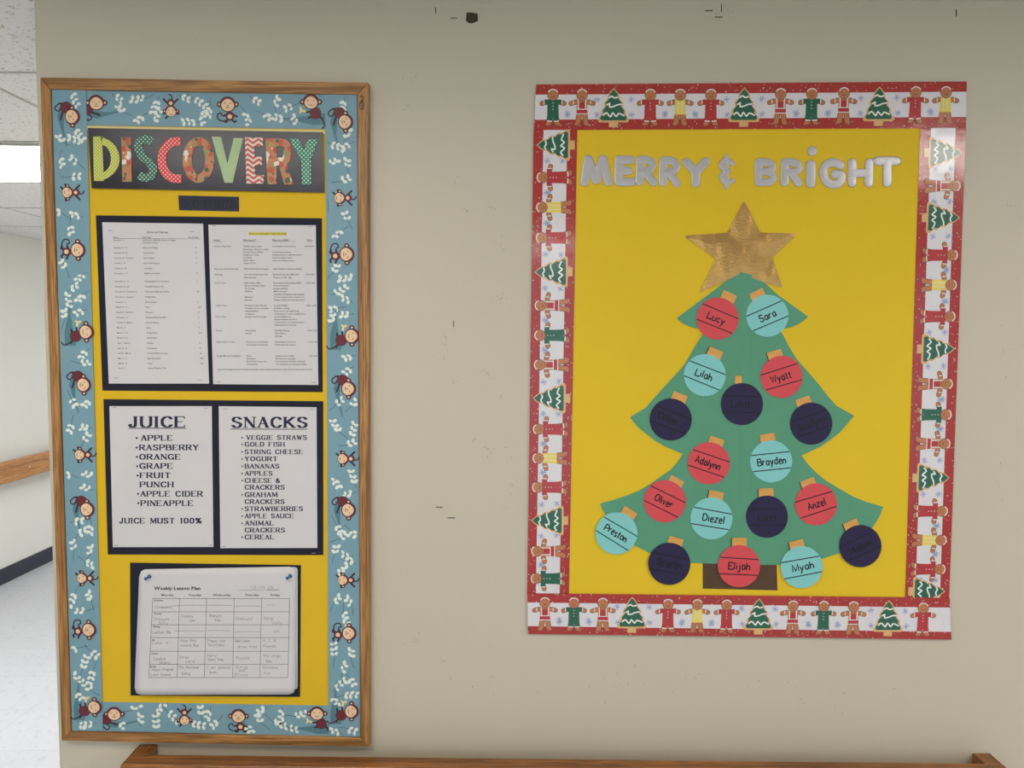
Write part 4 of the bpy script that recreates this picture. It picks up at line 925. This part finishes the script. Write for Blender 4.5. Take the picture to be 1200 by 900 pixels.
SIL = [
 ('M', [[(685, 213.5), (689, 186.5)], [(690, 187), (698.5, 211)], [(699, 211), (706.5, 186.5)], [(707, 187), (712.5, 213)]], 9.4, 'first letter of the silver greeting, M'),
 ('E', [[(725.5, 187), (725, 213)], [(725.5, 187.3), (739, 187.3)], [(725.5, 200), (736.5, 200)], [(725.5, 213), (740, 213)]], 9.4, 'silver letter E of MERRY'),
 ('R', [[(750.5, 187), (749.5, 213)], [(750.5, 187.2), (757, 187), (763, 189), (764.5, 194), (762, 199), (756, 201), (751, 201.2)], [(757, 202), (765.5, 213.5)]], 9.0, 'silver letter R, first of the two in MERRY'),
 ('R', [[(777.5, 188), (776.8, 213.5)], [(777.5, 188.3), (785, 188), (791, 190), (792.6, 195), (790, 200), (784, 202), (778, 202.2)], [(785, 203), (793, 214.5)]], 9.0, 'silver letter R, second of the two in MERRY'),
 ('Y', [[(804.5, 190), (815.5, 202)], [(826.8, 189.5), (815.5, 202)], [(815.5, 202), (815.5, 214.5)]], 9.4, 'silver letter Y of MERRY'),
 ('&', [smooth([(858.5, 191.5), (853, 187.8), (847, 189), (845, 194.5), (850.5, 200)], 3), smooth([(850.5, 200), (846, 205), (846.5, 211), (852, 214.5), (858.5, 211.5)], 3), [(851.5, 183.5), (851.5, 219)], [(850.5, 200), (854, 200)]], 6.6, 'silver ampersand between MERRY and BRIGHT'),
 ('B', [[(889, 190), (889, 213.5)], [(889, 190), (899, 190), (905, 193), (905.5, 197), (902, 200.5), (890, 201)], [(899, 201.5), (906, 204), (906.6, 209.5), (902, 213.3), (889.5, 213.7)]], 8.4, 'silver letter B of BRIGHT'),
 ('R', [[(920, 190), (919.5, 213.8)], [(920, 190), (929, 190), (936, 192.4), (937, 197), (933, 201.5), (921, 202)], [(928, 203), (935.5, 214.3)]], 8.8, 'silver letter R of BRIGHT'),
 ('i', [[(950.2, 193), (950, 214.5)], [(951.7, 177.1)]], 10.6, 'silver dotted letter i of BRIGHT'),
 ('G', [smooth([(985, 193.5), (976, 190.3), (967.5, 194), (964.8, 203), (968.5, 212.5), (977, 216.3), (985, 213), (986, 205.5)], 3), [(986, 204.8), (978.5, 204)]], 9.4, 'silver letter G of BRIGHT'),
 ('H', [[(999, 190.5), (998.5, 214.5)], [(1018.8, 190.5), (1018.2, 214.5)], [(999, 202.8), (1018.6, 202.8)]], 9.4, 'silver letter H of BRIGHT'),
 ('T', [[(1028.5, 188.7), (1050.5, 188.7)], [(1040, 189), (1039.8, 214)]], 9.8, 'last letter of the silver greeting, T')]
for ch, strokes, wd, lab in SIL:
    b = MB()
    for s_ in strokes: puffy(b, s_, wd*(1.12 if ch != '&' else .88), .00235, .0020)
    o = b.build('silver_letter', msil); tag(o, lab, 'letter', 'silver letters spelling MERRY and BRIGHT')
    o.data.polygons.foreach_set('use_smooth', [True]*len(o.data.polygons))

# ------------------------------------------------------------ traces on the wall
b = MB(); b.poly([(547, 14.5), (553, 14.8), (559.5, 16), (560, 24.2), (553, 27.2), (549, 26.5), (546, 24)], .0012, .0001)
tag(b.build('tape_scrap', paper('brown_scrap', (66, 52, 34), .7)), 'small dark brown scrap stuck high on the bare wall', 'scrap')
for x, y, a, l, lab in ((510.5, 12, PI/2, 7, 'upright stray staple at the top left of the brown scrap'), (532, 21, 0, 8, 'flat stray staple just left of the brown scrap'),
    (845.5, 9, PI/2, 9, 'upright stray staple high above the poster middle'), (842.5, 19.8, 0, 9, 'flat stray staple high above the poster middle'), (831, 12.4, 0, 9, 'flat stray staple above the poster, left of the others'),
    (531.5, 379.5, PI/2, 8, 'upright stray staple between the two boards'), (529, 607, 0, 9, 'dark flat stray staple low between the two boards'), (514.5, 594.5, .1, 8, 'faint stray staple low between the boards, upper of the two'),
    (1121, 15, PI/2, 8, 'upright stray staple at top right above the poster')):
    b = MB(); ca, sa = math.cos(a)*l/2, math.sin(a)*l/2; b.ribbon([(x-ca, y-sa), (x+ca, y+sa)], .9, .0012, .0001)
    tag(b.build('staple', paper('old_staple', (92, 84, 66), .5, k=1.0)), lab, 'staple', 'stray staples left in the wall')
b = MB(); rnd = random.Random(5)
for cx, cy_, sx_, sy_, n_ in ((547, 248, 4, 4, 5), (575, 245, 4, 6, 5), (588, 285, 6, 7, 6), (535, 212, 5, 4, 4), (581, 350, 8, 5, 9), (522, 410, 3, 14, 6), (573, 440, 10, 4, 6), (532, 446, 4, 5, 5), (573, 528, 4, 5, 9), (556, 515, 8, 2, 3), (587, 466, 3, 3, 3),
    (847, 14, 12, 8, 9), (230, 47, 2, 3, 3), (1186, 240, 4, 6, 4), (1178, 420, 8, 40, 8), (1170, 560, 6, 30, 6), (484, 745, 8, 10, 6), (560, 800, 60, 20, 14), (740, 800, 80, 25, 16), (960, 810, 80, 25, 12), (475, 100, 10, 30, 5), (600, 560, 8, 40, 6)):
    for i in range(n_):
        x, y = rnd.gauss(cx, sx_*.6), rnd.gauss(cy_, sy_*.6); a = rnd.uniform(0, PI); l = rnd.uniform(.5, 2.0)
        b.ribbon([(x-math.cos(a)*l, y-math.sin(a)*l), (x+math.cos(a)*l, y+math.sin(a)*l)], rnd.uniform(.4, .8), .0002)
o = b.build('scuff_mark', paper('scuff', (158, 148, 126), .7, k=1.3), wall); o['kind'] = 'stuff'
